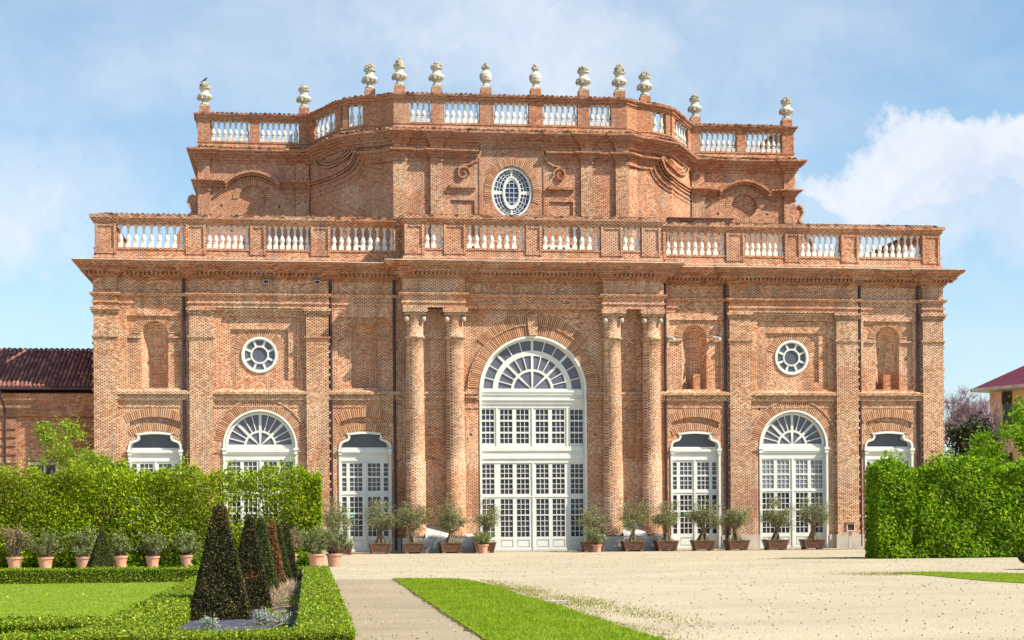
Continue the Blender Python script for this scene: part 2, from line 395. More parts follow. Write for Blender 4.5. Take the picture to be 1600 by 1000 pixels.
for sg in (-1, 1):
    # niche bays
    for (a, b, cx) in ((19.25, 23.2, 21.17), (7.45, 11.55, 9.54)):
        c = cx*sg; x0, x1 = sorted((a*sg, b*sg))
        upper = rect(c-1.5, c+1.5, 9.32, 13.33); low = rect(c-1.38, c+1.38, 7.06, 7.72)
        wall.panel(rect(x0, x1, 0, ZT), [shoulder(c), low, upper], 0, .15)
        wall.panel(low, (), .14)
        wall.rim(shoulder(c), .15, .55)
        nc = archc(c, 9.32, 12.3, .73)
        wall.panel(upper, [nc], .15)
        dp = .6 if (cx < 10 and sg < 0) else .72
        niche(wall, c, 9.322, 12.3, .73, dp, .15)
        wedges(wed, c, 12.3, .75, 1.16, 3, 177, .15, .04, .10, .35, mort=mort)
        # low arches over door and over the panel
        for (r0, r1, half, zc) in ((2.6, 2.98, 30, 4.35), (3.35, 3.85, 27, 4.35)):
            wedges(wed, c, zc, r0, r1, 90-half, 90+half, 0, .025, .10, .35, mort=mort)
        trim.box(c-1.5, c-.73, .03, .2, 12.08, 12.2); trim.box(c+.73, c+1.5, .03, .2, 12.08, 12.2)
        if sg > 0: nich_blocks.append((c-.28 if cx > 10 else c-.1, .03))
    # arch bay
    c = 15.4*sg; x0, x1 = c-2.62, c+2.62
    big = rect(c-2.1, c+2.1, 9.36, 13.32)
    wall.panel(rect(x0, x1, 0, ZT), [archc(c, 0.06, 6.05, 2.06), big]+holes_in(x0+.2, x1-.2, (8.15,), 4.4, 1), 0, .13)
    wall.rim(archc(c, 0.06, 6.05, 2.06), .13, .55)
    sq = rect(c-1.6, c+1.6, 9.75, 12.62)
    wall.panel(big, [sq], .13, .14)
    rc = arc(c, 11.2, 1.02, 0, 360, 40)[:-1]
    wall.panel(sq, [rc], .27, .4)
    wedges(wed, c, 11.2, 1.06, 1.5, 15, 165, .27, .03, .10, .35, mort=mort)
    wedges(wed, c, 6.05, 2.09, 2.58, 8, 172, 0, .03, .105, .35, mort=mort)
    trim.ribbon(arc(c, 6.05, 2.66, 2, 178, 40), .10, .07, ynull)
# central block
YC = -.5
def rects(x0, x1, z0, z1): return rect(min(x0, x1), max(x0, x1), z0, z1)
hl = [archc(0, .05, 9.2, 3.08, 44)]
for sg in (-1, 1):
    hl += [rects(sg*5.3, sg*5.95, 9.5, 12.1), rects(sg*5.3, sg*5.95, 5.3, 8.1)]
    hl += [rects(sg*5.5, sg*5.65, 3.4, 3.55), rects(sg*3.5, sg*3.65, 6.6, 6.75), rects(sg*3.45, sg*3.6, 10.6, 10.75)]
wall.panel(rect(-7.45, 7.45, 0, ZT), hl, YC, .10)
wall.panel(rect(-6.2, -5.0, 3, 12.5), (), YC+.10); wall.panel(rect(5.0, 6.2, 3, 12.5), (), YC+.10)
wall.panel(rect(-3.7, -3.45, 6.4, 10.9), (), YC+.10); wall.panel(rect(3.45, 3.7, 6.4, 10.9), (), YC+.10)
wall.rim(archc(0, .05, 9.2, 3.08, 44), YC+.1, YC+.75)
wall.box(-7.45, -7.44, YC, .2, 0, ZT); wall.box(7.44, 7.45, YC, .2, 0, ZT)
wedges(wed, 0, 9.2, 3.12, 3.68, 2, 178, YC, .04, .105, .35, mort=mort)
wedges(wed, 0, 9.2, 3.78, 4.28, 42, 138, YC, .06, .105, .35, mort=mort)
wedges(wed, 0, 9.2, 3.72, 3.9, 2, 42, YC, .02, .105, .35, mort=mort); wedges(wed, 0, 9.2, 3.72, 3.9, 138, 178, YC, .02, .105, .35, mort=mort)
trim.ribbon(arc(0, 9.2, 3.73, 2, 178, 50), .07, .11, lambda x: YC)
# key block
trim.add([(-.22, YC, 12.3), (.22, YC, 12.3), (.36, YC, 13.5), (-.36, YC, 13.5), (-.22, YC-.16, 12.3), (.22, YC-.16, 12.3), (.36, YC-.16, 13.5), (-.36, YC-.16, 13.5)],
         [(4, 5, 6, 7), (0, 1, 5, 4), (1, 2, 6, 5), (2, 3, 7, 6), (3, 0, 4, 7)])
# side and rear walls
wall.box(-24.44, -24.2, 0.02, 20, 0, ZT); wall.box(24.2, 24.44, 0.02, 20, 0, ZT); wall.box(-24.2, 24.2, 19.7, 20, 0, ZT)
W = wall.build('wall', B_MAIN, B)
for o, _ in ARCHES: o.parent = W
ARCHES.clear()
# void behind every opening of the wall so that no sky shows through
vd = MB(); vd.box(-24.1, -7.5, .95, 1.05, 0, ZT); vd.box(7.5, 24.1, .95, 1.05, 0, ZT); vd.box(-7.4, 7.4, .55, .65, 0, ZT)
vd.build('inner_wall', VOID, W)
for (x, y) in nich_blocks:
    nb = MB(); nb.box(x, x+.42, y, y+.5, 9.325, 10.2); nb.build('niche_pedestal', B_TRIM, B)
# pilasters
for sg in (-1, 1):
    for (a, b) in ((23.2, 24.45), (17.95, 19.25), (11.55, 12.8)):
        x0, x1 = sorted((a*sg, b*sg)); p = MB()
        p.box(x0, x1, -.27, .05, .6, 13.5)
        corner = abs(a) > 20
        p.box(x0-.07, x1+.07, -.33, .04, 12.03, 12.1); p.box(x0-.04, x1+.04, -.29, .04, 11.93, 12.03); p.box(x0-.1, x1+.1, -.36, .04, 12.1, 12.2)
        z = .95
        while z < 11.8:
            for xe, d in ((x0, -1), (x1, 1)):
                xa, xb = sorted((xe, xe+d*rnd.uniform(.07, .11)))
                if rnd.random() < .93: p.box(xa, xb, -.21, -.06, z, z+.15)
            z += .43
        pl = p.build('pilaster', B_COL, B)
        cp = MB(); cp.box(x0-.05, x1+.05, -.30, .04, 13.38, 13.45); cp.box(x0-.10, x1+.10, -.36, .04, 13.45, 13.6); cp.box(x0-.16, x1+.16, -.43, .04, 13.6, 13.74)
        cp.build('capital', B_COL, pl)
# columns
prof = [(.60, .86), (.60, 1.0), (.57, 1.05), (.57, 5.1), (.53, 5.14), (.53, 6)]+[(.53-.05*(i/8)**1.5, 6+6*i/8) for i in range(1, 9)]+[(.55, 12.02), (.57, 12.08), (.57, 12.14), (.49, 12.2), (.48, 13.0), (.52, 13.1), (.56, 13.22), (.60, 13.3)]
for cx in (-6.75, -4.5, 4.5, 6.75):
    c = MB(); c.lathe(prof, (cx, -.98, 0), 36); co = c.build('column', B_RND, B, True)
    q = MB(); q.box(cx-.62, cx+.62, -1.58, -.45, 13.3, 13.45); q.box(cx-.70, cx+.70, -1.66, -.45, 13.45, 13.72); q.build('abacus', B_COL, co)
    for s2 in (-1, 1):
        v = MB(); v.lathe([(.05, -.16), (.12, -.12), (.15, 0), (.12, .12), (.05, .16)], (cx+s2*.47, -1.42, 13.08), 10); v.build('volute', PLINTH, co, True)
# entablature path
def half_sym(pts): return pts+[(-x, y) for x, y in pts[::-1]]
def epath(b, cw, cm): return half_sym([(-24.45, 19.9), (-24.45, -b), (-23.2, -b), (-23.2, 0), (-19.25, 0), (-19.25, -b), (-11.55, -b), (-11.55, 0), (-7.42, 0), (-7.42, -cw), (-3.95, -cw), (-3.95, -cm)])
EP = epath(.24, 1.35, .80)
trim2 = MB()
ent = MB(); ent.molding(EP, [(.0, 13.74), (.02, 13.76), (.02, 13.98), (.09, 14.0), (.09, 14.1), (.02, 14.12), (.02, 14.38), (.13, 14.40), (.20, 14.48), (.22, 14.57), (.01, 14.58), (.01, 15.35)])
ent.add([(x, y, 13.75) for x, y in half_sym([(-24.4, 0.4), (-24.45, -.24), (-23.2, -.24), (-23.2, .3), (-19.25, .3), (-19.25, -.24), (-11.55, -.24), (-11.55, .3), (-7.42, .3), (-7.42, -1.35), (-3.95, -1.35), (-3.95, -.80)])], [tuple(range(24))])
for (a, b) in ((-23.1, -19.4), (-19, -11.7), (-11.4, -7.6), (-7.2, -4.1), (-3.8, 3.8), (4.1, 7.2), (7.6, 11.4), (11.7, 19), (19.4, 23.1)):
    x = a+.4
    while x < b-.3:
        yy = 0 if (abs(x) > 19.25 or 7.42 < abs(x) < 11.55) else (-.24 if abs(x) > 11.5 else (-1.35 if abs(x) > 3.95 else -.8))
        q = .08; ent.box(x, x+.03, yy-.05, yy, 14.9, 15.05); ent.box(x+.03, x+.15, yy-.05, yy, 15.02, 15.05)
        x += rnd.uniform(.9, 1.3)
ent.build('frieze', B_MAIN, B)
cor = MB(); CP = epath(.16, 1.28, 1.12)
cor.molding(CP, [(.0, 15.28), (.10, 15.33), (.10, 15.42), (.20, 15.44), (.20, 15.54), (.32, 15.57), (.32, 15.68), (.64, 15.70), (.66, 15.74), (.66, 15.88), (.76, 15.90), (.76, 15.99), (.88, 16.01), (.98, 16.12), (1.02, 16.18), (1.02, 16.24), (.0, 16.38), (-.8, 16.40)])
# small brackets give the dentil shadow
x = -24.9
while x < 24.9:
    y = -.16 if (abs(x) > 23.2 or 11.55 < abs(x) < 19.25) else 0
    if abs(x) < 7.42: y = -1.28 if abs(x) > 3.95 else -1.12
    if not any(abs(abs(x)-e) < .45 for e in (23.2, 19.25, 11.55, 7.42, 3.95)): cor.box(x, x+.11, y-.60, y-.25, 15.55, 15.70)
    x += .24
C = cor.build('cornice', B_TRIM, B)
fl = MB(); fl.molding(CP, [(.97, 16.235), (1.05, 16.225), (1.055, 16.265), (.9, 16.30)]); fl.molding(CP, [(.60, 15.825), (.645, 15.82), (.645, 15.86), (.6, 15.87)])
fl.build('flashing', LEAD, C)
for cx in (-15.4, 15.4): cf = MB(); cf.box(cx-2.6, cx+2.6, -.10, .02, 13.66, 13.73); cf.build('ledge_flashing', LEAD, B)
# string courses
for sg in (-1, 1):
    for a, b in ((19.25, 23.2), (12.8, 17.95), (7.45, 11.55)):
        x0, x1 = sorted((a*sg, b*sg)); m = MB()
        m.box(x0, x1, -.09, .02, 8.55, 8.66); m.box(x0, x1, -.15, .02, 8.66, 8.94); m.box(x0, x1, -.27, .02, 8.94, 9.08); m.box(x0, x1, -.04, .02, 8.22, 8.32)
        m.add([(x0, -.27, 9.082), (x1, -.27, 9.082), (x1, .1, 9.3), (x0, .1, 9.3)], [(0, 1, 2, 3)])
        m.build('string_course', B_COL, B)
    x0, x1 = sorted((3.1*sg, 7.44*sg)); m = MB()
    m.box(x0, x1, YC-.10, YC+.02, 8.62, 8.74); m.box(x0, x1, YC-.16, YC+.02, 8.74, 8.95); m.box(x0, x1, YC-.22, YC+.02, 8.95, 9.08); m.box(x0, x1, YC-.05, YC+.02, 8.15, 8.25)
    m.build('impost_course', B_COL, B)
    for a, b in ((12.8, 13.28), (17.52, 17.95)):
        q0, q1 = sorted((a*sg, b*sg)); trim.box(q0, q1, -.07, .03, 5.72, 5.86)
trim.build('arch_trim', B_COL, W)
# plinth
pl = MB()
def pbox(a, b, y): 
    for sg in (-1, 1):
        x0, x1 = sorted((a*sg, b*sg)); pl = MB(); pl.box(x0, x1, y, y+.5, 0, .84); pl.build('plinth', PLINTH, B)
pbox(23.1, 24.55, -.36); pbox(22.72, 23.1, -.1); pbox(19.32, 19.6, -.1); pbox(17.85, 19.32, -.36); pbox(17.5, 17.85, -.1); pbox(12.87, 13.3, -.1); pbox(11.45, 12.87, -.36); pbox(11.05, 11.45, -.1); pbox(7.55, 8.04, -.1)
for sg in (-1, 1):
    p = MB(); x0, x1 = sorted((3.14*sg, 7.5*sg)); p.box(x0, x1, -1.95, YC+.05, 0, .84)
    x0, x1 = sorted((5.02*sg, 6.2*sg)); p.add([(x0-.1, -1.9, .85), (x1+.1, -1.9, .85), (x1, YC-.01, 1.5), (x0, YC-.01, 1.5)], [(0, 1, 2, 3)])
    x0, x1 = sorted((3.14*sg, 3.95*sg)); p.add([(x0, -1.9, .85), (x1, -1.9, .85), (x1, YC-.01, 1.05), (x0, YC-.01, 1.05)], [(0, 1, 2, 3)])
    p.build('column_plinth', GREYST, B)

# ---- windows and doors: each a frame with muntins, and its glass
def lights_grid(fr, x0, x1, groups, yf, yb, nc=3, bar=.035):
    """bars inside a light"""
    for i in range(1, nc):
        xx = x0+(x1-x0)*i/nc; fr.box(xx-bar/2, xx+bar/2, yf+.02, yb, groups[0], groups[1])
    nr = groups[2]
    for j in range(1, nr):
        zz = groups[0]+(groups[1]-groups[0])*j/nr; fr.box(x0, x1, yf+.025, yb, zz-bar/2, zz+bar/2)
def door(cx, half, zt, lights, groups, yf, panels, part='double_door', split=True, z0=.06, extra=None, zsplit=3.33):
    fr = MB(); hs = [rect(cx+a, cx+b, g[0], g[1]) for a, b, n in lights for g in groups]
    out = rect(cx-half, cx+half, z0, zt)
    fr.panel(out, hs+[rect(cx+a, cx+b, panels[0], panels[1]) for a, b, n in lights if n > 1], yf, .05)
    fr.rim(out, yf, yf+.08)
    for a, b, n in lights:
        if n > 1: fr.box(cx+a+.05, cx+b-.05, yf+.02, yf+.06, panels[0]+.05, panels[1]-.05)
        for g in groups: lights_grid(fr, cx+a, cx+b, g, yf, yf+.06, n)
    fr.panel(rect(cx-half, cx+half, z0, groups[0][0] if groups[0][0] < groups[-1][0] else groups[-1][0]), (), yf+.055)
    if split:  # astragal, transoms and threshold
        fr.box(cx-.05, cx+.05, yf-.05, yf, z0, zt)
        fr.box(cx-half, cx+half, yf-.03, yf, z0, z0+.12)
    for z in (extra or ()): fr.box(cx-half, cx+half, yf-.035, yf-.002, z-.045, z+.045)
    o = fr.build(part, WHITE, B)
    g = MB(); g.box(cx-half+.02, cx+half-.02, yf+.062, yf+.09, min(q[0] for q in groups)-.05, zsplit-.01); g.build('glass', G_LOW, o)
    g = MB(); g.box(cx-half+.02, cx+half-.02, yf+.062, yf+.09, zsplit+.01, zt-.03); g.build('glass', G_PALE if abs(cx-15.4) < .1 else (G_LOW if cx == 0 else G_MID), o)
    return o
def sector(cx, cz, r0, r1, a0, a1, n=8, pad=0.03):
    d0 = math.degrees(pad/r0); d1 = math.degrees(pad/r1)
    return arc(cx, cz, r1, a0+d1, a1-d1, n)+arc(cx, cz, r0, a1-d0, a0+d0, max(3, n//2))
def fanlight(cx, cz, R, rings, yf, name='fanlight', heavy=.07, thin=.028):
    """rings: (r0, r1, divisions per 45 degrees)"""
    fr = MB(); hs = []
    for r0, r1, nd in rings:
        for k in range(4):
            for j in range(nd):
                a0 = k*45+45*j/nd; a1 = k*45+45*(j+1)/nd
                pl_ = heavy if j == 0 else thin; pr = heavy if j == nd-1 else thin
                rr0 = max(r0, .1)
                da = math.degrees(pl_/r1); db = math.degrees(pr/r1)
                ea = min(math.degrees(pl_/rr0), 20); eb = min(math.degrees(pr/rr0), 20)
                if ea+eb >= (a1-a0)-1: ea = eb = (a1-a0)/2-.5
                lo = 0
                P1 = arc(cx, cz, r1, a0+da, a1-db, 7); P0 = arc(cx, cz, rr0, a1-eb, a0+ea, 4)
                P = [(x, max(z, cz+.10)) for x, z in P1+P0]
                hs.append(P)
    outer = archc(cx, cz-.05, cz, R, 40)
    fr.panel(outer, hs, yf, .07)
    fr.ribbon(arc(cx, cz, R-.10, 0, 180, 40), .14, .09, lambda x: yf)
    o = fr.build(name, WHITE, B)
    g = MB(); g.panel(archc(cx, cz+.02, cz+.03, R-.06, 40), (), yf+.06); g.build('glass', G_UP, o)
    return o
def surround(name, loop, w, yb, yf, cx=None, mat=WHITE):
    """white moulded frame lining an opening (loop runs from right foot over the top to left foot)"""
    m = MB(); k = len(loop)
    def off(d):
        r = []
        for i, p in enumerate(loop):
            a = loop[max(i-1, 0)]; b = loop[min(i+1, k-1)]; dx = b[0]-a[0]; dz = b[1]-a[1]; l = math.hypot(dx, dz) or 1
            r.append((p[0]-dz/l*d, p[1]+dx/l*d))
        return r
    L0, L1 = off(.0), off(w); n = k
    L0 = loop
    vs = [(x, yf, z) for x, z in L0]+[(x, yf, z) for x, z in L1]+[(x, yb, z) for x, z in L1]+[(x, yb, z) for x, z in L0]
    fs = []
    for i in range(n-1):
        fs += [(i, i+1, n+i+1, n+i), (n+i, n+i+1, 2*n+i+1, 2*n+i), (3*n+i, 3*n+i+1, i+1, i)]
    m.add(vs, fs)
    return m
# portal
yp = YC+.32
lx = [(-2.93, -2.22, 3), (-1.87, -1.17, 3), (-.94, -.22, 3), (.18, .90, 3), (1.12, 1.83, 3), (2.18, 2.90, 3)]
# door leaves: four rows of groups
door(0, 3.0, 5.06, lx, [(.85, 2.05, 4), (2.12, 3.0, 3), (3.30, 4.14, 3), (4.22, 4.98, 3)], yp, (.25, .68), 'double_door', True, .05, (3.15,))
fr = MB(); hs = []
zg = [(6.18, 6.74, 2), (6.84, 7.42, 2), (7.52, 8.10, 2)]
fr.panel(rect(-3.0, 3.0, 6.0, 8.2), [rect(a, b, g[0], g[1]) for a, b, n in lx for g in zg], yp, .05)
for a, b, n in lx:
    for g in zg: lights_grid(fr, a, b, g, yp, yp+.06, 3)
for x_ in (-2.05, 0, 2.0): fr.box(x_-.05, x_+.05, yp-.05, yp, 6.0, 8.2)
o = fr.build('transom_window', WHITE, B); g = MB(); g.box(-2.97, 2.97, yp+.062, yp+.09, 6.05, 8.15); g.build('glass', G_LOW, o)
fanlight(0, 9.2, 3.0, [(.02, 1.08, 1), (1.22, 1.98, 3), (2.28, 2.88, 3)], yp)
m = MB()
for z0, z1, yy in ((5.06, 5.3, .04), (5.3, 5.52, .10), (5.52, 5.74, .05), (5.74, 6.0, .12), (8.2, 8.42, .05), (8.42, 8.62, .12), (8.62, 8.7, .20), (8.7, 8.95, .06), (8.95, 9.08, .14), (9.08, 9.2, .18)):
    m.box(-3.02, 3.02, yp-yy, yp+.1, z0, z1)
m.build('portal_beams', WHITE, B)
lp = [(3.08, .06)]+[(3.08, 9.2)]+arc(0, 9.2, 3.08, 3, 177, 40)+[(-3.08, 9.2), (-3.08, .06)]
surround('s', lp, .13, YC+.35, YC-.05).build('portal_surround', WHITE, B)
# arched doors
for sg in (-1, 1):
    c = 15.4*sg; yd = .28
    lx2 = [(-1.82, -1.12, 3), (-.92, -.20, 3), (.20, .92, 3), (1.12, 1.82, 3)]
    door(c, 1.95, 5.28, lx2, [(.95, 2.25, 4), (2.35, 3.28, 3), (3.55, 4.32, 3), (4.42, 5.18, 3)], yd, (.25, .72), 'double_door', True, .05, (3.42,))
    fanlight(c, 6.05, 1.95, [(.02, .78, 1), (.90, 1.80, 3)], yd, heavy=.075)
    m = MB()
    for z0, z1, yy in ((5.28, 5.48, .05), (5.48, 5.62, .02), (5.62, 5.72, .10), (5.72, 5.92, .14), (5.92, 6.05, .05)): m.box(c-1.97, c+1.97, yd-yy, yd+.1, z0, z1)
    m.build('door_beams', WHITE, B)
    lp = [(c+2.06, .06), (c+2.06, 6.05)]+arc(c, 6.05, 2.06, 3, 177, 36)+[(c-2.06, 6.05), (c-2.06, .06)]
    so = surround('s', lp, .11, .3, -.05)
    for s2 in (-1, 1): so.box(c+s2*1.98-.1, c+s2*1.98+.1, -.10, .25, 5.6, 5.82); so.box(c+s2*1.98-.14, c+s2*1.98+.14, -.14, .25, 5.82, 5.95)
    so.build('door_surround', WHITE, B)
    # round window
    fr = MB(); hs = [arc(c, 11.2, .42, 0, 360, 24)[:-1]]
    for k in range(8):
        a0 = 22.5+45*k; hs.append(arc(c, 11.2, .84, a0+4, a0+41, 6)+arc(c, 11.2, .52, a0+38, a0+7, 4))
    fr.slab(arc(c, 11.2, 1.0, 0, 360, 40)[:-1], hs, .30, .36); fr.ribbon(arc(c, 11.2, .95, 0, 360, 40)[:-1], .13, .11, lambda x: .3, True); fr.ribbon(arc(c, 11.2, .47, 0, 360, 24)[:-1], .07, .03, lambda x: .3, True)
    o = fr.build('round_window', WHITE, B); g = MB(); g.panel(arc(c, 11.2, .93, 0, 360, 36)[:-1], (), .355); g.build('glass', G_GREY if sg > 0 else G_UP, o)
    # shouldered doors
    for cx in (21.17, 9.54):
        c = cx*sg
        lp = shoulder(c); k = len(lp)//2
        so = surround('s', lp, .12, .3, -.06)
        for s2 in (-1, 1): so.box(c+s2*1.40-.09, c+s2*1.40+.09, -.12, .25, 5.55, 5.72); so.box(c+s2*1.40-.13, c+s2*1.40+.13, -.16, .25, 5.72, 5.86)
        so.build('door_surround', WHITE, B)
        lx3 = [(-1.30, -1.05, 1), (-.86, -.16, 3), (.16, .86, 3), (1.05, 1.30, 1)]
        door(c, 1.38, 5.22, lx3, [(.95, 2.2, 4), (2.3, 3.18, 3), (3.52, 4.26, 3), (4.36, 5.08, 3)], yd, (.25, .72), 'double_door', True, .05, (3.36,))
        m = MB()
        for z0, z1, yy in ((5.22, 5.3, .06), (5.3, 5.62, .0), (5.62, 5.7, .1), (5.7, 5.86, .14), (5.86, 5.97, .06)): m.box(c-1.40, c+1.40, yd-yy, yd+.1, z0, z1)
        o = m.build('door_beams', WHITE, B)
        inn = [(x, z) for x, z in shoulder(c, .88) if z > 5.6]
        fr = MB(); outl = [(x, z) for x, z in shoulder(c) if z > 5.6]
        inner = [(c+(x-c)*.86, 5.98 if z < 5.97 else 5.98+(z-5.95)*.84) for x, z in outl]
        fr.panel(outl, [inner], yd, .06)
        o = fr.build('lunette', WHITE, B); g = MB(); g.panel([(x, z) for x, z in outl], (), yd+.05); g.build('glass', G_GREY, o)
# green emergency signs behind the glass of two doors
def signm():
    m, nt = newmat('sign_green'); finish(nt, (.0, .30, .13), .5); return m
SG = signm()
for x_ in (-10.25, 9.02):
    s = MB(); s.box(x_-.13, x_+.13, .275, .335, 1.98, 2.17); so = s.build('exit_sign', SG, B)
    s = MB()
    for k, (a, b, c_, d) in enumerate(((-.08, -.03, 2.03, 2.12), (.02, .09, 2.06, 2.085), (-.02, .02, 2.04, 2.11))): s.box(x_+a, x_+b, .271, .274, c_, d)
    s.build('sign_pictogram', WHITE, so)
# downpipes
for x_, y_ in ((-19.55, -.07), (19.42, -.07), (-11.42, -.07), (11.33, -.07), (-7.85, -.09), (7.78, -.09), (22.95, -.07)):
    p = MB(); p.tube([(x_, y_, 0.15), (x_, y_, 15.5)], .08, 8)
    for z in range(1, 15, 2): p.box(x_-.09, x_+.09, y_-.09, y_+.12, z+.3, z+.36)
    p.build('downpipe', PIPE, B)
# no wall setbacks here: pipes drawn wider to stand in for dark recess strips
# floodlights and cameras
def flood(x, y, z, nm='floodlight'):
    m = MB(); m.box(x-.16, x+.16, y-.24, y-.02, z-.1, z+.10); m.tube([(x, y-.1, z+.08), (x, y+.15, z+.16)], .03, 6); o = m.build(nm, GREYST, B)
    g = MB(); g.box(x-.12, x+.12, y-.255, y-.242, z-.07, z+.07); g.build('lens', BLACK, o)
flood(-15.0, -.30, 15.2); flood(-12.15, -.30, 15.2)
for x_ in (7.98, 10.7):
    m = MB(); m.tube([(x_, -.02, 12.3), (x_+.25, -.42, 12.18)], .10, 8); m.tube([(x_-.1, .0, 12.4), (x_, -.2, 12.25)], .035, 6); m.build('security_camera', GREYST, B)

# ---- balusters and balustrades
def baluster_mesh(h, r):
    m = MB(); b = r*.98
    m.box(-b, b, -b, b, 0, h*.2); m.box(-b*.92, b*.92, -b*.92, b*.92, h*.92, h)
    m.lathe([(r*.55, h*.2), (r*.85, h*.25), (r*.6, h*.29), (r*.95, h*.36), (r*1.0, h*.42), (r*.8, h*.5), (r*.48, h*.62), (r*.38, h*.74), (r*.42, h*.8), (r*.7, h*.83), (r*.45, h*.86), (r*.7, h*.92)], (0, 0, 0), 10)
    me = bpy.data.meshes.new('baluster'); me.from_pydata(m.v, [], m.f); me.materials.append(STONEW); return me
BM = baluster_mesh(1.3, .135); BM2 = baluster_mesh(1.34, .145)
def put_bal(me, x, y, z, parent):
    o = bpy.data.objects.new('baluster', me); o.location = (x, y, z); COL.objects.link(o); o.parent = parent; return o
def tiles(mb, path, z, w, pitch=.26, over=.16, slope=.13):
    pitch = max(pitch, .25); over = max(over, .14)
    """rounded cap tiles laid across the line, falling to the outside; path direction left to right"""
    for (x0, y0), (x1, y1) in zip(path[:-1], path[1:]):
        L = math.hypot(x1-x0, y1-y0); n = max(1, int(L/pitch)); dx, dy = (x1-x0)/L, (y1-y0)/L; nx, ny = dy, -dx
        for i in range(n):
            t = (i+.5)*L/n; cx = x0+dx*t; cy = y0+dy*t; r = pitch*.5; zz = z+rnd.uniform(-.012, .012)
            vs = []
            for e, dz in ((w/2+over+rnd.uniform(-.04, .05), -slope), (-w/2-over, 0)):
                for k in range(6):
                    a = PI*k/5; q = math.cos(a)*r*.86; vs.append((cx+dx*q+nx*e, cy+dy*q+ny*e, zz+dz+math.sin(a)*r*.85))
            mb.add(vs, [(k, k+1, 7+k, 6+k) for k in range(5)]+[(0, 1, 2, 3, 4, 5)])
def openings_to_piers(ops, a, b):
    e = [a]+[v for o in ops for v in o]+[b]; return [(e[i], e[i+1]) for i in range(0, len(e), 2)]
def balustrade(name, path, ops, zb, z0, z1, zr, zc, th, counts, me, matb, solid=None):
    """path: front polyline. ops: (x0,x1) openings on straight lengths with y given"""
    m = MB(); h = th/2
    m.molding(path, [(-h-.05, zb), (h+.12, zb), (h+.12, zb+.22*(z0-zb)), (h+.05, zb+.35*(z0-zb)), (h-.0, z0-.14), (h+.05, z0-.11), (h+.05, z0), (-h-.02, z0)], True)
    m.molding(path, [(-h-.05, z1), (h+.03, z1), (h+.03, z1+.09), (h+.12, z1+.12), (h+.12, z1+.24), (h+.25, z1+.31), (h+.27, zr), (-h-.18, zr), (-h-.18, z1+.25)], True)
    o = m.build(name, matb, B)
    return o
PB = half_sym([(-24.15, 12.0), (-24.15, .22), (-7.08, .22), (-7.08, -1.0)])
lowb = balustrade('balustrade', PB, None, 16.36, 17.1, 18.4, 18.90, 19, .46, None, None, B_UP)
t = MB(); t.molding(PB, [(-.35, 18.905), (.34, 18.905), (.32, 18.92), (0, 18.96), (-.35, 18.98)], True); t.build('cap_shade_strip', MORT, lowb); t = MB(); tiles(t, PB, 18.99, .66, .28); t.build('cap_tiles', TILE, lowb)  # dark strip added under the tiles paints in their shaded gap
ops = [(-23.2, -19.4, 9), (-18.3, -15.85, 7), (-14.98, -12.5, 7), (-11.4, -7.72, 9)]
bal_count = 0
def piers(ops, a, b, y, z0, z1, th, mb, strip=True):
    e = [a]+[v for o in ops for v in o[:2]]+[b]
    for i in range(0, len(e), 2):
        x0, x1 = e[i], e[i+1]
        if x1-x0 < .05: continue
        par, mat_ = mb; mb_ = mb; mb = MB()
        mb.box(x0, x1, y-th/2-.02, y+th/2+.02, z0-.01, z1+.01)
        if strip and x1-x0 > .5:
            w = .14
            for q0, q1 in ((x0, x0+w), (x1-w, x1)): mb.box(q0, q1, y-th/2-.10, y-th/2-.01, z0-.35, z1+.0)
            mb.box(x0+w, x1-w, y-th/2-.075, y-th/2-.01, z1-.12, z1-.0)
            mb.box(x0+w, x1-w, y-th/2-.075, y-th/2-.01, z0-.35, z0-.05)
        mb.build('pier', mat_, par); mb = mb_
pm = (lowb, B_UP)
for sg in (-1, 1):
    os_ = ops if sg < 0 else [(-b, -a, n) for a, b, n in ops[::-1]]
    if sg > 0: os_ = [(7.85, 11.45, 9), (12.55, 14.95, 7), (15.9, 18.35, 7), (19.4, 23.3, 10)]
    A_, B_ = (-24.36, -7.2) if sg < 0 else (7.2, 24.36)
    piers(os_, A_, B_, .22, 17.1, 18.4, .46, pm)
    for a, b, n in os_:
        for i in range(n): put_bal(BM, a+(b-a)*(i+.5)/n, .22, 17.1, lowb)
cops = [(-6.2, -5.1, 3), (-3.85, -.46, 8), (.46, 3.85, 8), (5.1, 6.2, 3)]
piers(cops, -7.3, 7.3, -1.0, 17.1, 18.4, .46, pm)
for a, b, n in cops:
    for i in range(n): put_bal(BM, a+(b-a)*(i+.5)/n, -1.0, 17.1, lowb)
def onepier(*b, mat=B_UP, par=lowb):
    m = MB(); m.box(*b); m.build('pier', mat, par)
onepier(-7.3, -6.86, -.74, -.03, 17.1, 18.4); onepier(6.86, 7.3, -.74, -.03, 17.1, 18.4)
for sx in (-24.15, 24.15): onepier(sx-.2, sx+.2, .48, 1.6, 17.1, 18.4); onepier(sx-.2, sx+.2, 6, 12, 17.1, 18.4)
# roof deck
dk = MB(); dk.add([(x, y, 16.375) for x, y in half_sym([(-24.3, 20), (-24.3, .4), (-7.2, .4), (-7.2, -.8)])], [tuple(range(8))]); dk.build('terrace_deck', ROOFDECK, B)

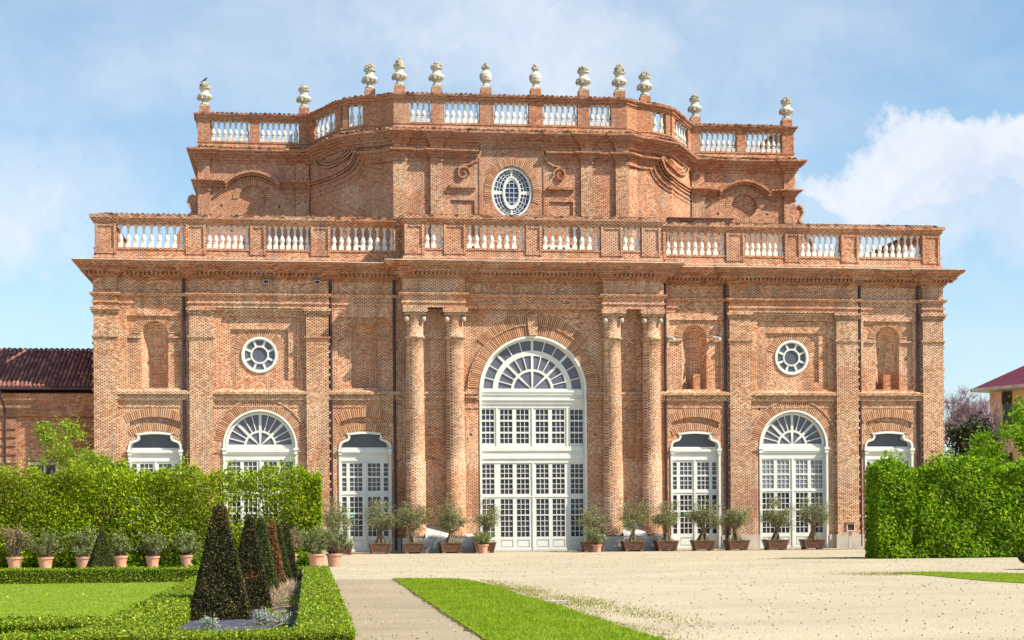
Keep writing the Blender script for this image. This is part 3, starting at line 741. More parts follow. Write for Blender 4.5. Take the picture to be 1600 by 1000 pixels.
# ---- set-back upper storey
YF = 8.5; YW = 13.2
UBASE = [(-19.6, 26), (-19.6, YW), (-12.55, YW), (-10.55, 9.9), (-9.0, 9.45), (-8.15, 9.2), (-7.4, YF)]
def upath(p):
    return half_sym([(-19.6, 26), (-19.6, YW-p), (-18.85, YW-p), (-18.85, YW), (-13.4, YW), (-13.4, YW-p), (-12.5, YW-p), (-10.5, 9.9-p), (-9.0, 9.45-p), (-8.15, 9.2-p), (-7.4, YF-p), (-6.56, YF-p), (-6.56, YF), (-5.1, YF), (-5.1, YF-p), (-4.35, YF-p), (-4.35, YF)])
def uy(x):
    x = -abs(x)
    P = UBASE+[(0, YF)]
    for (a, ya), (b, yb) in zip(P[1:-1], P[2:]):
        if a <= x <= b: return ya+(yb-ya)*(x-a)/(b-a)
    return YW
up = MB()
for s in (-1, 1):
    f = (lambda P: P) if s < 0 else (lambda P: [(-x, y) for x, y in P[::-1]])
    up.molding(f([(-19.6, 26), (-19.6, YW), (-18.9, YW)]), [(0, 16.37), (0, 25.2)])
    up.molding(f([(-13.3, YW), (-12.55, YW), (-10.55, 9.9), (-9.0, 9.45), (-8.15, 9.2), (-7.4, YF), (-4.4, YF)]), [(0, 16.37), (0, 25.2)])
    c = 16.15*s
    orc = arc(c, 22.6, .86, 0, 360, 36, .80)[:-1]
    up.panel(rect(min(18.9*s, 13.3*s), max(18.9*s, 13.3*s), 16.37, 25.2), [orc]+holes_in(c-2.4, c-1.2, (22.0,), .9)+holes_in(c+1.2, c+2.5, (22.0,), .9), YW, .22, True)
ov = [(1.30*math.cos(pi2*i/48), 22.1+1.46*math.sin(pi2*i/48)) for i in range(48)]
up.panel(rect(-4.4, 4.4, 16.37, 25.2), [ov, rect(-3.85, -2.35, 19.5, 21.6), rect(2.35, 3.85, 19.5, 21.6)], YF, .12)
up.rim(ov, YF+.12, YF+.5); up.box(-3.9, -2.3, YF+.11, YF+.2, 19.4, 21.7); up.box(2.3, 3.9, YF+.11, YF+.2, 19.4, 21.7); 
up.box(-4.4, 4.4, YF+.5, YF+.6, 16.4, 25.2)
up.box(-19.6, 19.6, 25.8, 26, 16.37, 25.8)
UW = up.build('upper_wall', B_UP, B)
wd = MB(); mo = MB()
wedges(wd, 0, 22.1, 1.50, 1.95, -20, 200, YF, .035, .105, .35, e=.9, mort=mo)
RELIEF = []
for s in (-1, 1):
    um = MB()
    wedges(wd, 16.15*s, 22.6, .9, 1.25, -5, 185, YW, .04, .10, .35, mort=mo)
    wedges(wd, 16.15*s, 20.0, 1.3, 1.75, 20, 160, YW, .04, .10, .35, mort=mo)
    # segmental hood
    hood = [(16.15*s+x_, 23.35+.85*math.cos(x_/1.75*PI/2)**.75) for x_ in [-1.72+3.44*i/24 for i in range(25)]]
    um.ribbon(hood, .15, .50, lambda x: YW); um.ribbon([(x, z-.15) for x, z in hood], .16, .32, lambda x: YW); um.ribbon([(x, z-.34) for x, z in hood], .10, .14, lambda x: YW)
    # ogee sweep on the slanting bay
    og = [(-13.4, 23.30), (-12.5, 23.30), (-11.5, 23.24), (-10.9, 23.2), (-10.4, 23.28), (-10.0, 23.48), (-9.72, 23.8), (-9.55, 24.2), (-9.45, 24.45)]
    og2 = []
    for i in range(len(og)-1):
        for k in range(5):
            q = k/5; og2.append((og[i][0]*(1-q)+og[i+1][0]*q, og[i][1]*(1-q)+og[i+1][1]*q))
    og2.append(og[-1]); og2 = [(x*-s, z) for x, z in og2]
    for d, wv, o_ in ((.30, .14, .42), (.14, .12, .26), (-.06, .12, .16), (-.38, .10, .11), (-.66, .07, .07)):
        k = len(og2); off = []
        for i, p in enumerate(og2):
            a = og2[max(i-1, 0)]; b = og2[min(i+1, k-1)]; dx = b[0]-a[0]; dz = b[1]-a[1]; l = math.hypot(dx, dz)
            sd = 1 if s < 0 else -1
            off.append((p[0]-dz/l*d*sd, p[1]+dx/l*d*sd))
        um.ribbon(off, wv, o_, uy)
    for r_, w_, o_ in ((1.28, .12, .32), (1.08, .10, .22), (.88, .08, .15)):
        um.ribbon(arc(11.0*s, 25.2, r_, 182, 358, 24, r_*.92), w_, o_, uy)
    um.ribbon(arc(9.75*s, 25.0, .33, 0, 360, 16)[:-1], .14, .16, uy, True)
    # volutes beside the oval window
    sp = [(3.05*s+(.10+.33*t)*math.cos(PI*.5+t*pi2*1.25*s), 23.12+(.10+.33*t)*math.sin(PI*.5+t*pi2*1.25*s)) for t in [i/30 for i in range(31)]]
    um.ribbon(sp, .10, .16, lambda x: YF)
    um.ribbon([(1.92*s, 25.0), (1.90*s, 24.6), (2.02*s, 24.2), (2.25*s, 23.85), (2.6*s, 23.65), (3.0*s, 23.58), (3.4*s, 23.42)], .11, .15, lambda x: YF)
    a, b = sorted((2.25*s, 3.95*s)); um.box(a, b, YF-.22, YF+.02, 22.28, 22.44); um.box(a+.1, b-.1, YF-.07, YF+.02, 22.12, 22.28)
    um.box(min(1.98*s, 2.06*s), max(1.98*s, 2.06*s), YF-.05, YF+.02, 19, 25)
    RELIEF.append(um)
    # scroll buttress closing the wing
    prf = [(19.6, 16.4), (22.2, 16.4), (21.6, 18.6), (20.9, 20.2), (20.35, 21.3), (20.0, 21.75), (20.15, 21.95), (20.3, 22.25), (20.2, 22.6), (19.95, 22.75), (19.6, 22.7)]
    prf = [(x*s, z) for x, z in prf]; sb = MB(); sb.slab(prf, [], YW+.15, YW+.75); sb.ribbon([(x-.04*s, z) for x, z in prf[1:-1]], .12, .1, lambda x: YW+.15); sb.build('scroll_buttress', B_UP, B)
for o, _ in ARCHES: o.parent = UW
ARCHES.clear()
for um in RELIEF: um.build('relief_moulding', B_TRIM, UW)
# pilasters of the upper storey
for s in (-1, 1):
    for a, b, y in ((18.85, 19.6, YW), (12.55, 13.4, YW), (6.56, 7.4, YF), (4.35, 5.1, YF)):
        x0, x1 = sorted((a*s, b*s)); p = MB(); p.box(x0, x1, y-.2, y+.02, 16.37, 25.1); p.build('upper_pilaster', B_COL if y == YF else B_UP, B)
# strings and cornice
st = MB()
for s in (-1, 1):
    f = (lambda P: P) if s < 0 else (lambda P: [(-x, y) for x, y in P[::-1]])
    p = .2
    pr = lambda z: [(0, z-.28), (.05, z-.25), (.05, z-.14), (.012, z-.12), (.012, z), (.09, z+.03), (.09, z+.12), (.17, z+.14), (.17, z+.26), (.36, z+.32), (.42, z+.38), (.42, z+.46), (0, z+.55)]
    st = MB(); st.molding(f([(-19.6, 26), (-19.6, YW-p), (-18.85, YW-p), (-18.85, YW), (-17.9, YW)]), pr(23.2))
    st.build('upper_string_course', B_TRIM, B); st = MB(); st.molding(f([(-14.4, YW), (-13.4, YW), (-13.4, YW-p), (-12.5, YW-p)]), pr(23.2))
    st.build('upper_string_course', B_TRIM, B); st = MB(); st.molding(f([(-9.5, 9.6), (-8.15, 9.2-p*.5), (-7.4, YF-p), (-6.56, YF-p), (-6.56, YF), (-5.1, YF), (-5.1, YF-p), (-4.35, YF-p), (-4.35, YF), (-2.1, YF)]), pr(24.0)); st.build('upper_string_course', B_TRIM, B)
st = MB(); st.box(-2.0, 2.0, YF-.08, YF+.02, 24.65, 24.74); st.build('panel_ledge', B_TRIM, B)
UC = upath(.2)
cu = MB(); cu.molding(UC, [(0, 24.75), (.08, 24.8), (.08, 24.93), (.18, 24.96), (.18, 25.10), (.32, 25.14), (.32, 25.22), (.50, 25.28), (.50, 25.38), (.62, 25.42), (.66, 25.48), (.66, 25.58), (.0, 25.72), (-.6, 25.74)])
UCo = cu.build('upper_cornice', B_TRIM, B)
t = MB(); tiles(t, [(x, y) for x, y in upath(.2)], 25.70, .9, .3, .2, .10); t.build('ledge_tiles', TILE, UCo)
ms = MB()
for x_ in list(np.arange(-19.4, -18, .12))+list(np.arange(-13.6, -12.2, .12))+list(np.arange(-2.8, -1.9, .15))+list(np.arange(7.3, 8.6, .12))+list(np.arange(12.4, 13.4, .12))+[float(v) for v in rng.uniform(-19, 19, 30)]:
    y_ = uy(x_)-.6; s_ = rnd.uniform(.06, .12)
    ms.lathe([(s_*.4, 0), (s_, .03), (s_*.7, s_*.9), (.01, s_*1.2)], (float(x_), y_+rnd.uniform(-.12, .1), 25.66), 6)
tag(ms.build('moss_tufts', MOSS, UCo), kind='stuff')
ud = MB(); ud.add([(x, y, 25.76) for x, y in half_sym(UBASE)], [tuple(range(14))]); ud.build('upper_roof_deck', ROOFDECK, B)
UP = half_sym([(-19.38, 20), (-19.38, YW+.25), (-12.45, YW+.25), (-10.40, 10.15), (-9.0, 9.72), (-8.0, 9.45), (-7.22, YF+.25)])
upb = balustrade('upper_balustrade', UP, None, 25.74, 26.2, 27.52, 27.92, 28, .42, None, None, B_TRIM)
t = MB(); t.molding(UP, [(-.3, 27.925), (.32, 27.925), (.30, 27.94), (0, 27.98), (-.3, 28.0)], True); t.build('cap_shade_strip', MORT, upb); t = MB(); tiles(t, UP, 28.02, .62, .3); t.build('cap_tiles', TILE, upb)  # same shade-coloured strip below the upper cap tiles
pm = (upb, B_TRIM)
wops = [(-18.8, -16.3, 7), (-15.7, -13.2, 7)]
yw = YW+.25; yf = YF+.25
stuffb = []; nind = 0
for s in (-1, 1):
    o2 = wops if s < 0 else [(-b, -a, n) for a, b, n in wops[::-1]]
    piers(o2, *((-19.6, -12.35) if s < 0 else (12.35, 19.6)), yw, 26.2, 27.52, .40, pm, False)
    for a, b, n in o2:
        for i in range(n): stuffb.append((a+(b-a)*(i+.5)/n, yw))
    f = lambda x: x*-s
    # oblique run with five, then a short run with two
    P0, P1 = Vector((-12.45, yw)), Vector((-10.40, 10.15)); d = P1-P0
    for i in range(5):
        q = P0+d*(.16+.68*(i+.5)/5); stuffb.append((f(q.x), q.y))
    def seg(p, q, a, b):
        p_ = p+(q-p)*a; q_ = p+(q-p)*b; path = [(f(p_.x), p_.y), (f(q_.x), q_.y)]
        if s > 0: path = path[::-1]
        m = MB(); m.molding(path, [(-.2, 26.19), (.2, 26.19), (.2, 27.53), (-.2, 27.53)], True); m.build('pier', B_TRIM, upb)
    seg(P0, P1, 0, .15); seg(P0, P1, .85, 1)
    Q0, Q1 = P1, Vector((-9.0, 9.72)); seg(Q0, Q1, 0, .22); seg(Q0, Q1, .88, 1)
    for i in range(2):
        q = Q0+(Q1-Q0)*(.22+.66*(i+.5)/2); stuffb.append((f(q.x), q.y))
    seg(Q1, Vector((-8.0, 9.45)), 0, 1); seg(Vector((-8.0, 9.45)), Vector((-7.22, yf)), 0, 1)
fops = [(-6.35, -4.95, 4), (-4.2, -1.98, 6), (-1.12, 1.12, 6), (1.98, 4.2, 6), (4.95, 6.35, 4)]
piers(fops, -7.35, 7.35, yf, 26.2, 27.52, .42, pm, False)
for a, b, n in fops:
    for i in range(n):
        xx = a+(b-a)*(i+.5)/n
        if abs(xx) < 1.2 or (-4.3 < xx < 4.3 and nind < 14 and abs(xx) < 4.3): 
            put_bal(BM2, xx, yf, 26.2, upb); nind += 1
        else: stuffb.append((xx, yf))
sb = MB(); src = [tuple(v.co) for v in BM2.vertices]; sf = [tuple(p.vertices) for p in BM2.polygons]
for x_, y_ in stuffb: sb.add([(a+x_, b+y_, c+26.2) for a, b, c in src], sf)
tag(sb.build('balusters', STONEU, B), kind='stuff')
# oval window
def EL(r, a):   # r from the inner oval (.4) to the rim (1): the inner oval is upright
    q = max(0, min(1, (r-.4)/.6)); kz = (.62+.38*q)/max(r, .01) if r >= .4 else 1.55; return (r*1.28*math.cos(rad(a)), 22.1+r*kz*1.44*math.sin(rad(a)))
EI = lambda r, n=32: [EL(r, 360*i/n) for i in range(n)]
fr = MB(); E = lambda r, n=48, k=1.0: [(r*1.28*math.cos(pi2*i/n)*k, 22.1+r*1.44*math.sin(pi2*i/n)*k) for i in range(n)]
def esec(r0, r1, a0, a1, n=6):
    g = EL
    return [g(r1, a0+(a1-a0)*i/n) for i in range(n+1)]+[g(r0, a1-(a1-a0)*i/n) for i in range(n+1)]
hs = [esec(.46, .88, 90*k+5, 90*k+85, 12) for k in range(4)]+[EI(.32, 28)]
fr.slab(E(1.0), hs, YF+.16, YF+.24)
fr.ribbon(E(.95), .13, .1, lambda x: YF+.16, True); fr.ribbon(EI(.40, 28), .10, .04, lambda x: YF+.16, True)
for k in range(4):
    for j in range(1, 6):
        a = rad(90*k+90*j/6); fr.ribbon([EL(r, math.degrees(a)) for r in (.45, .9)], .035, .0, lambda x: YF+.19)
for r in (.60, .74): fr.ribbon(EI(r, 44), .035, .0, lambda x: YF+.19, True)
for x_ in (-.14, .14): fr.box(x_-.016, x_+.016, YF+.18, YF+.22, 21.4, 22.8)
for z_ in (21.55, 21.83, 22.1, 22.37, 22.65): fr.box(-.4, .4, YF+.18, YF+.22, z_-.016, z_+.016)
o = fr.build('oval_window', WHITE, B); g = MB(); g.panel(E(.93), (), YF+.235); g.build('glass', G_BLUE, o)
# chimney-like hut on the terrace seen over the right balustrade
h = MB(); h.box(8.9, 12.7, 3.4, 5.2, 16.4, 19.85); ho = h.build('terrace_hut', B_UP, B)
h = MB(); h.box(8.75, 12.85, 3.25, 5.35, 19.85, 19.89); h.build('hut_roof', TILED, ho)
h = MB(); h.box(9.5, 10.35, 3.36, 3.41, 19.45, 19.7); h.build('hut_window', VOID, ho)
# windows behind the lower balusters (doors to the terrace)
for x_ in (-14.0, 14.2, -9.0, -2.9, 2.9, 9.4):
    yy = uy(x_)
    if abs(x_) > 13.4: yy = YW
    g = MB(); g.box(x_-.75, x_+.75, yy-.06, yy+.05, 16.4, 18.9); o = g.build('terrace_door', G_LOW, B)
    g = MB(); g.box(x_-.85, x_-.72, yy-.1, yy, 16.4, 19); g.box(x_+.72, x_+.85, yy-.1, yy, 16.4, 19); g.box(x_-.85, x_+.85, yy-.1, yy, 18.86, 19); g.box(x_-.04, x_+.04, yy-.09, yy, 16.4, 18.9); g.build('door_frame', WHITE, o)

# ---- urn pedestals and urns
urns = [(-19.15, YW+.25, 0), (-12.85, YW+.2, 0), (-8.75, 9.75, 1), (-6.95, YF+.2, 2), (-4.65, YF+.2, 0), (-1.57, YF+.2, 3), (1.55, YF+.2, 3), (4.6, YF+.2, 0), (6.9, YF+.2, 2), (8.75, 9.75, 1), (12.9, YW+.2, 0), (19.15, YW+.25, 0)]
names = ['stone urn with a small dark bird on top, far left end',
 'stone urn with flat fruit crown at the inner end of the left wing balustrade',
 'wide stone urn set back beside the left corner of the raised centre',
 'tall stone urn with pointed fruit cone on the left corner of the raised centre',
 'stone urn with flat fruit crown, second from the left on the raised centre front',
 'slender stone urn with small pointed finial above and left of the oval window',
 'slender stone urn with small pointed finial above and right of the oval window',
 'stone urn with flat fruit crown, second from the right on the raised centre front',
 'tall stone urn with pointed fruit cone on the right corner of the raised centre',
 'wide stone urn set back beside the right corner of the raised centre',
 'stone urn with flat fruit crown at the inner end of the right wing balustrade',
 'stone urn with flat fruit crown at the far right end of the upper balustrade']
for (x_, y_, k), lb in zip(urns, names):
    p = MB(); p.box(x_-.33, x_+.33, y_-.3, y_+.3, 27.9, 28.42); p.build('urn_pedestal', B_TRIM, upb)
    u = empty('stone_urn', (x_, y_, 28.42)); tag(u, lb, 'urn', 'stone urns along the upper balustrade')
    S = .99 if k != 1 else 1.04
    m = MB(); m.box(-.27, .27, -.27, .27, 0, .10)
    if k == 3: pr_ = [(.25, .1), (.22, .2), (.15, .3), (.18, .36), (.33, .5), (.40, .72), (.38, .9), (.26, 1.05), (.15, 1.14), (.14, 1.22), (.24, 1.28)]
    else: pr_ = [(.30, .1), (.27, .18), (.17, .26), (.16, .32), (.24, .38), (.40, .50), (.47, .62), (.46, .72), (.36, .80), (.27, .86), (.25, .98), (.27, 1.08), (.36, 1.15), (.37, 1.21)]
    m.lathe([(r*S, z*S) for r, z in pr_], (0, 0, 0), 20)
    if k != 3:
        for j in range(10):
            a = pi2*j/10; m.tube([(.44*S*math.cos(a), .44*S*math.sin(a), .44*S), (.48*S*math.cos(a), .48*S*math.sin(a), .60*S)], .05, 5)
    m.build('urn_body', URNM, u)
    m = MB(); zc = (1.28 if k == 3 else 1.2)*S
    tall = {0: .34, 1: .36, 2: .55, 3: .30}[k]; wd_ = {0: .34, 1: .36, 2: .34, 3: .22}[k]
    for j in range(34 if k != 3 else 16):
        a = rnd.uniform(0, pi2); q = rnd.random(); zz = zc+tall*q; rr = wd_*math.sqrt(max(0, 1-q**(1.6 if k in (0, 1) else 1.1)))*rnd.uniform(.75, 1)
        cx_, cy_ = rr*math.cos(a), rr*math.sin(a); b = rnd.uniform(.075, .11)
        m.lathe([(.01, -b), (b*.8, -b*.5), (b, 0), (b*.8, b*.5), (.01, b)], (cx_, cy_, zz), 7)
    m.lathe([(wd_*.8, 0), (wd_*.75, tall*.5), (wd_*.3, tall*.95)], (0, 0, zc), 12)
    m.build('fruit_crown', URND, u)
bd = MB(); bx, by, bz = -19.15, YW+.25, 30.0
bd.tube([(bx-.16, by, bz+.04), (bx-.05, by, bz+.09), (bx+.05, by, bz+.16), (bx+.10, by, bz+.25), (bx+.15, by, bz+.26), (bx+.21, by, bz+.25)], [.012, .045, .065, .04, .035, .006], 8)
bd.tube([(bx, by-.02, bz+.1), (bx, by-.02, bz-.02)], .01, 4); bd.tube([(bx-.02, by, bz+.08), (bx-.30, by, bz-.0)], [.03, .015], 5)
tag(bd.build('bird', BLACK), 'small dark bird perched on top of the leftmost urn', 'bird')

# the raised centre of the upper storey stands a little higher than its wings
def lift(x, z):
    a = min(1, max(0, (12.4-abs(x))/3.2)); b = min(1, max(0, (z-20.3)/3.5)); return .34*a*a*(3-2*a)*b
seen = set()
for o in list(B.children_recursive):
    if o.type != 'MESH': continue
    if o.data.name in seen or o.data.users > 1:
        if o.location.z > 20: o.location.z += lift(o.location.x, o.location.z)
        continue
    seen.add(o.data.name); V = np.empty(len(o.data.vertices)*3, np.float32); o.data.vertices.foreach_get('co', V); V = V.reshape(-1, 3)
    m_ = (V[:, 2] > 20.3) & (V[:, 1] > 6)
    if not m_.any(): continue
    a = np.clip((12.4-np.abs(V[:, 0]))/3.2, 0, 1); b = np.clip((V[:, 2]-20.3)/3.5, 0, 1)
    V[:, 2] += np.where(m_, .34*a*a*(3-2*a)*b, 0); o.data.vertices.foreach_set('co', V.ravel()); o.data.update()
for o in [o for o in COL.objects if o.name.startswith('stone_urn')]: o.location.z += lift(o.location.x, o.location.z)

# ------------------------------------------------------------------ LEFT WING, FAR HOUSE
Wg = empty('low_wing_building', (-35, 2, 0)); tag(Wg, 'low brick wing with dark clay tile roof left of the palace', 'building')
def off(mb, dx, dy, dz=0):
    mb.v = [(a-dx, b-dy, c-dz) for a, b, c in mb.v]; return mb
w_ = MB(); wz = rect(-46, -24.45, 0, 9.2)
hw = [rect(-28.2, -26.8, 3.2, 5.1)]
w_.panel(wz, hw, 2, .3); w_.panel(rect(-28.3, -26.7, 3.1, 5.2), (), 2.29)
w_.box(-46, -45.7, 2.3, 12, 0, 9.2); w_.box(-46, -24.5, 11.8, 12, 0, 9.2)
for xa, xb in ((-46, -43), (-38, -35), (-31.5, -29.0), (-26.0, -24.46)):
    w_.box(xa, xb, 1.92, 2.02, 0, 7.7)
    z = .9
    while z < 7.5: w_.box(xa, xb, 1.84, 1.92, z, z+.34); z += .48
w_.molding([(-46, 2), (-24.46, 2)], [(0, 7.8), (.12, 7.85), (.12, 8.2), (.2, 8.25), (.2, 8.6), (.35, 8.75), (.42, 9.1), (0, 9.2)])
off(w_, -35, 2).build('wall', B_DRK, Wg)
r_ = MB(); r_.add([(-46.5, 1.35, 9.45), (-24.5, 1.35, 9.45), (-24.5, 7, 12.1), (-46.5, 7, 12.1), (-46.5, 12.6, 9.45), (-24.5, 12.6, 9.45)], [(0, 1, 2, 3), (3, 2, 5, 4)])
ro = off(r_, -35, 2).build('roof', TILED, Wg)
r_ = MB(); x = -46.4
while x < -24.6:
    for k in range(14):
        q0, q1 = k/14, (k+1.15)/14; y0, y1 = 1.3+5.7*q0, min(1.3+5.7*q1, 7); z0, z1 = 9.47+2.65*q0, 9.47+2.65*min(q1, 1)
        jx = rnd.uniform(-.012, .012); vs = []
        for yy, zz, e in ((y0, z0, .035), (y1, z1, 0)):
            for j in range(5):
                a = PI*j/4; vs.append((x+jx+.085*math.cos(a), yy, zz+e+.085*math.sin(a)))
        r_.add(vs, [(j, j+1, 6+j, 5+j) for j in range(4)]+[(0, 1, 2, 3, 4)])
    x += .24
off(r_, -35, 2).build('roof_tiles', TILED, ro)
r_ = MB(); tiles(r_, [(-46.4, 7), (-24.6, 7)], 12.1, .1, .3, .1, 0); off(r_, -35, 2).build('ridge_tiles', TILE, ro)
g_ = MB(); g_.tube([(-46.4, 1.2, 9.36), (-24.55, 1.2, 9.36)], .09, 8); off(g_, -35, 2).build('gutter', PIPE, Wg)
g_ = MB(); g_.tube([(-29.75, 1.2, 9.3), (-29.75, 1.3, 8.9), (-29.6, 1.8, 8.2), (-29.6, 1.8, 0)], .06, 8); off(g_, -35, 2).build('downpipe', PIPE, Wg)
g_ = MB(); g_.box(-28.15, -26.85, 2.2, 2.26, 3.25, 5.05); wo = off(g_, -35, 2).build('window', G_LOW, Wg)
g_ = MB(); g_.box(-27.55, -27.45, 2.12, 2.2, 3.2, 5.1); g_.box(-28.2, -26.8, 2.12, 2.2, 4.1, 4.16); g_.box(-28.2, -28.1, 2.12, 2.2, 3.2, 5.1); g_.box(-26.9, -26.8, 2.12, 2.2, 3.2, 5.1); off(g_, -35, 2).build('window_frame', WHITE, wo)
g_ = MB(); g_.box(-28.35, -26.65, 1.85, 2.02, 5.1, 5.25); off(g_, -35, 2).build('window_lintel', GREYST, wo)

H = empty('ochre_house', (40.5, 30, 0), rad(-65)); tag(H, 'ochre plastered house with dark red hipped roof behind the trees at the right edge', 'house')
h = MB(); h.box(0, 22, 0, 14, 0, 11.6); h.build('wall', OCHRE, H)
h = MB(); h.box(-.03, .22, -.04, .2, 0, 11.6); h.box(.45, .5, -.06, 0, 0, 11.5); h.build('corner_pilaster', OCHRE, H)
h = MB(); h.add([(-1, -1, 11.9), (23, -1, 11.9), (23, 15, 11.9), (-1, 15, 11.9), (6, 7, 16.6), (17, 7, 16.6)], [(0, 1, 5, 4), (0, 4, 3), (1, 2, 5), (2, 3, 4, 5)]); h.build('roof', REDROOF, H)
h = MB(); h.molding([(-1, 15), (-1, -1), (23, -1)], [(-1.05, 11.6), (0, 11.65), (.08, 11.7), (.08, 11.9), (-.05, 11.92)], True); h.build('eaves', LEAD, H)
for (x_, z_) in ((1.7, 10.25), (6.5, 10.25), (1.7, 5.5), (6.5, 5.5)):
    h = MB(); h.box(x_-.42, x_+.42, -.04, .05, z_-1.3, z_+1.3); o = h.build('window', G_LOW, H)
    h = MB(); h.box(x_-.48, x_+.48, -.08, -.045, z_+.3, z_+1.3); h.build('blind', BARKD, o)
for i in range(4):
    h = MB(); h.box(2.8+i*1.3, 3.0+i*1.3, -.03, .05, 10.9-(i % 2)*.6, 11.05-(i % 2)*.6); h.build('vent', VOID, H)

# ------------------------------------------------------------------ GROUND
def gravel(name, a, b, c, speck):
    m, nt = newmat(name); co = OBJ(nt)
    n1 = NOISE(nt, co, .18, 4, .6); n2 = NOISE(nt, co, 14, 4, .8)
    mp = N(nt, 'ShaderNodeMapping', ins={0: co, 3: (.35, .8, 1)})
    n3 = NOISE(nt, mp.outputs[0], .5, 5, .7)
    col = MIX(nt, RAMP(nt, n1, [(.38, 0), (.62, 1)]), a, b)
    col = MIX(nt, RAMP(nt, n2, [(.5, 0), (.78, 1)]), col, c)
    col = MIX(nt, M(nt, 'MULTIPLY', RAMP(nt, n3, [(.45, 0), (.62, 1)]), .5), col, c)
    v = N(nt, 'ShaderNodeTexVoronoi', ins={'Scale': 7.0}); nt.links.new(co, v.inputs['Vector'])
    w = N(nt, 'ShaderNodeTexWhiteNoise', ins={0: v.outputs['Color']})
    sp = M(nt, 'MULTIPLY', M(nt, 'LESS_THAN', v.outputs['Distance'], .20), M(nt, 'GREATER_THAN', w.outputs['Value'], speck))
    col = MIX(nt, M(nt, 'MULTIPLY', sp, .3), col, (.22, .18, .14))
    v2 = N(nt, 'ShaderNodeTexVoronoi', ins={'Scale': 26.0}); nt.links.new(co, v2.inputs['Vector'])
    finish(nt, col, .95, M(nt, 'ADD', v2.outputs['Distance'], n2), .6, .03, .15); return m
GR = gravel('gravel', (.47, .405, .285), (.43, .365, .255), (.34, .29, .205), .9)
GP = gravel('gravel_path', (.37, .305, .21), (.32, .26, .18), (.245, .195, .135), .8)
g = MB(); g.add([(-900, -600, 0), (900, -600, 0), (900, 1500, 0), (-900, 1500, 0)], [(0, 1, 2, 3)])
tag(g.build('ground', GR), kind='structure')
g = MB(); g.add([(-12.3, -80, .005), (-10.2, -80, .005), (-10.2, -43, .005), (-12.3, -42.4, .005)], [(0, 1, 2, 3)])
tag(g.build('path', GP), kind='structure')
def lawn_mat():
    m, nt = newmat('lawn_soil'); co = OBJ(nt)
    n = NOISE(nt, co, 1.2, 5, .7)
    finish(nt, RAMP(nt, n, [(.3, (.10, .18, .006)), (.6, (.19, .27, .012)), (.8, (.30, .31, .05))]), .95, NOISE(nt, co, 40), .5, .03, .1); return m
LM = lawn_mat()
def poly_sample(poly, n):
    P = np.array(poly); lo = P.min(0); hi = P.max(0); out = []
    while len(out) < n:
        q = rng.uniform(lo, hi, size=(n*2, 2)); ins = np.zeros(len(q), bool)
        j = len(P)-1
        for i in range(len(P)):
            c = ((P[i, 1] > q[:, 1]) != (P[j, 1] > q[:, 1])) & (q[:, 0] < (P[j, 0]-P[i, 0])*(q[:, 1]-P[i, 1])/(P[j, 1]-P[i, 1]+1e-12)+P[i, 0]); ins ^= c; j = i
        out += list(q[ins])
    return np.array(out[:n])
def blades(name, xy, h, w, mat, z=0.01, label=None, cat=None):
    n = len(xy); P = np.column_stack([xy, np.full(n, z)])
    a = rng.uniform(0, pi2, n); s = rng.uniform(.5, 1.3, (n, 1))
    d = np.column_stack([np.cos(a), np.sin(a), np.zeros(n)])
    lean = rng.normal(size=(n, 3))*.45; lean[:, 2] = 1
    T = P+lean*h*s
    o = quads(name, np.stack([P-d*w/2, P+d*w/2, T], 1), mat, tri=True)
    if label: tag(o, label, cat, kind='stuff')
    return o
def lawn(name, poly, n, lab, mat, h=.045):
    g = MB(); k = len(poly)
    g.add([(x, y, .02) for x, y in poly]+[(x, y, -.05) for x, y in poly], [tuple(range(k))]+[(i, (i+1) % k, k+(i+1) % k, k+i) for i in range(k)])
    tag(g.build(name, LM), kind='structure')
    blades('grass', poly_sample(poly, n), h, .014, mat, .015, lab, 'grass')
strip = [(-10.155, -80), (-7.45, -80), (-7.62, -72), (-7.75, -66), (-7.7, -60), (-7.85, -55), (-7.8, -50), (-8.0, -46), (-8.15, -44.6), (-8.6, -43.6), (-9.6, -43.1), (-10.16, -43.0)]
lawn('lawn_strip', strip, 70000, 'bright green mown grass strip narrowing away between gravel path and forecourt', L_GRASS)
stripR = [(5.7, -42.6), (8, -47), (9.0, -51.5), (14, -70), (20, -60), (14, -50), (9.3, -44.9), (7.2, -42.8)]
stripR = [(5.55, -42.4), (7.3, -42.4), (9.4, -44.6), (14, -51), (22, -62), (20, -72), (9.5, -58), (6.2, -52), (5.7, -49)]
stripR = [(5.6, -42.6), (6.9, -42.7), (8.9, -45.0), (16, -52), (16, -60), (5.9, -52.6), (5.5, -50), (5.6, -46)]
lawn('lawn_corner', stripR, 30000, 'thin wedge of green grass on the gravel at the right edge', L_GRASS)
lawnL = [(-28, -72), (-15.4, -72), (-15.5, -44), (-28, -44)]
lawn('lawn_left', lawnL, 75000, 'pale green lawn enclosed by clipped box hedges at lower left', L_GRASSP, .04)
g = MB(); ys = np.arange(-80, -43, .35); a = [(-10.17-abs(rnd.gauss(.05, .025)), y) for y in ys]; k = len(a)
g.add([(x, y, .009) for x, y in a]+[(-10.14, y, .009) for x, y in a], [(i, i+1, k+i+1, k+i) for i in range(k-1)])
tag(g.build('soil_edge', SOIL), kind='structure')
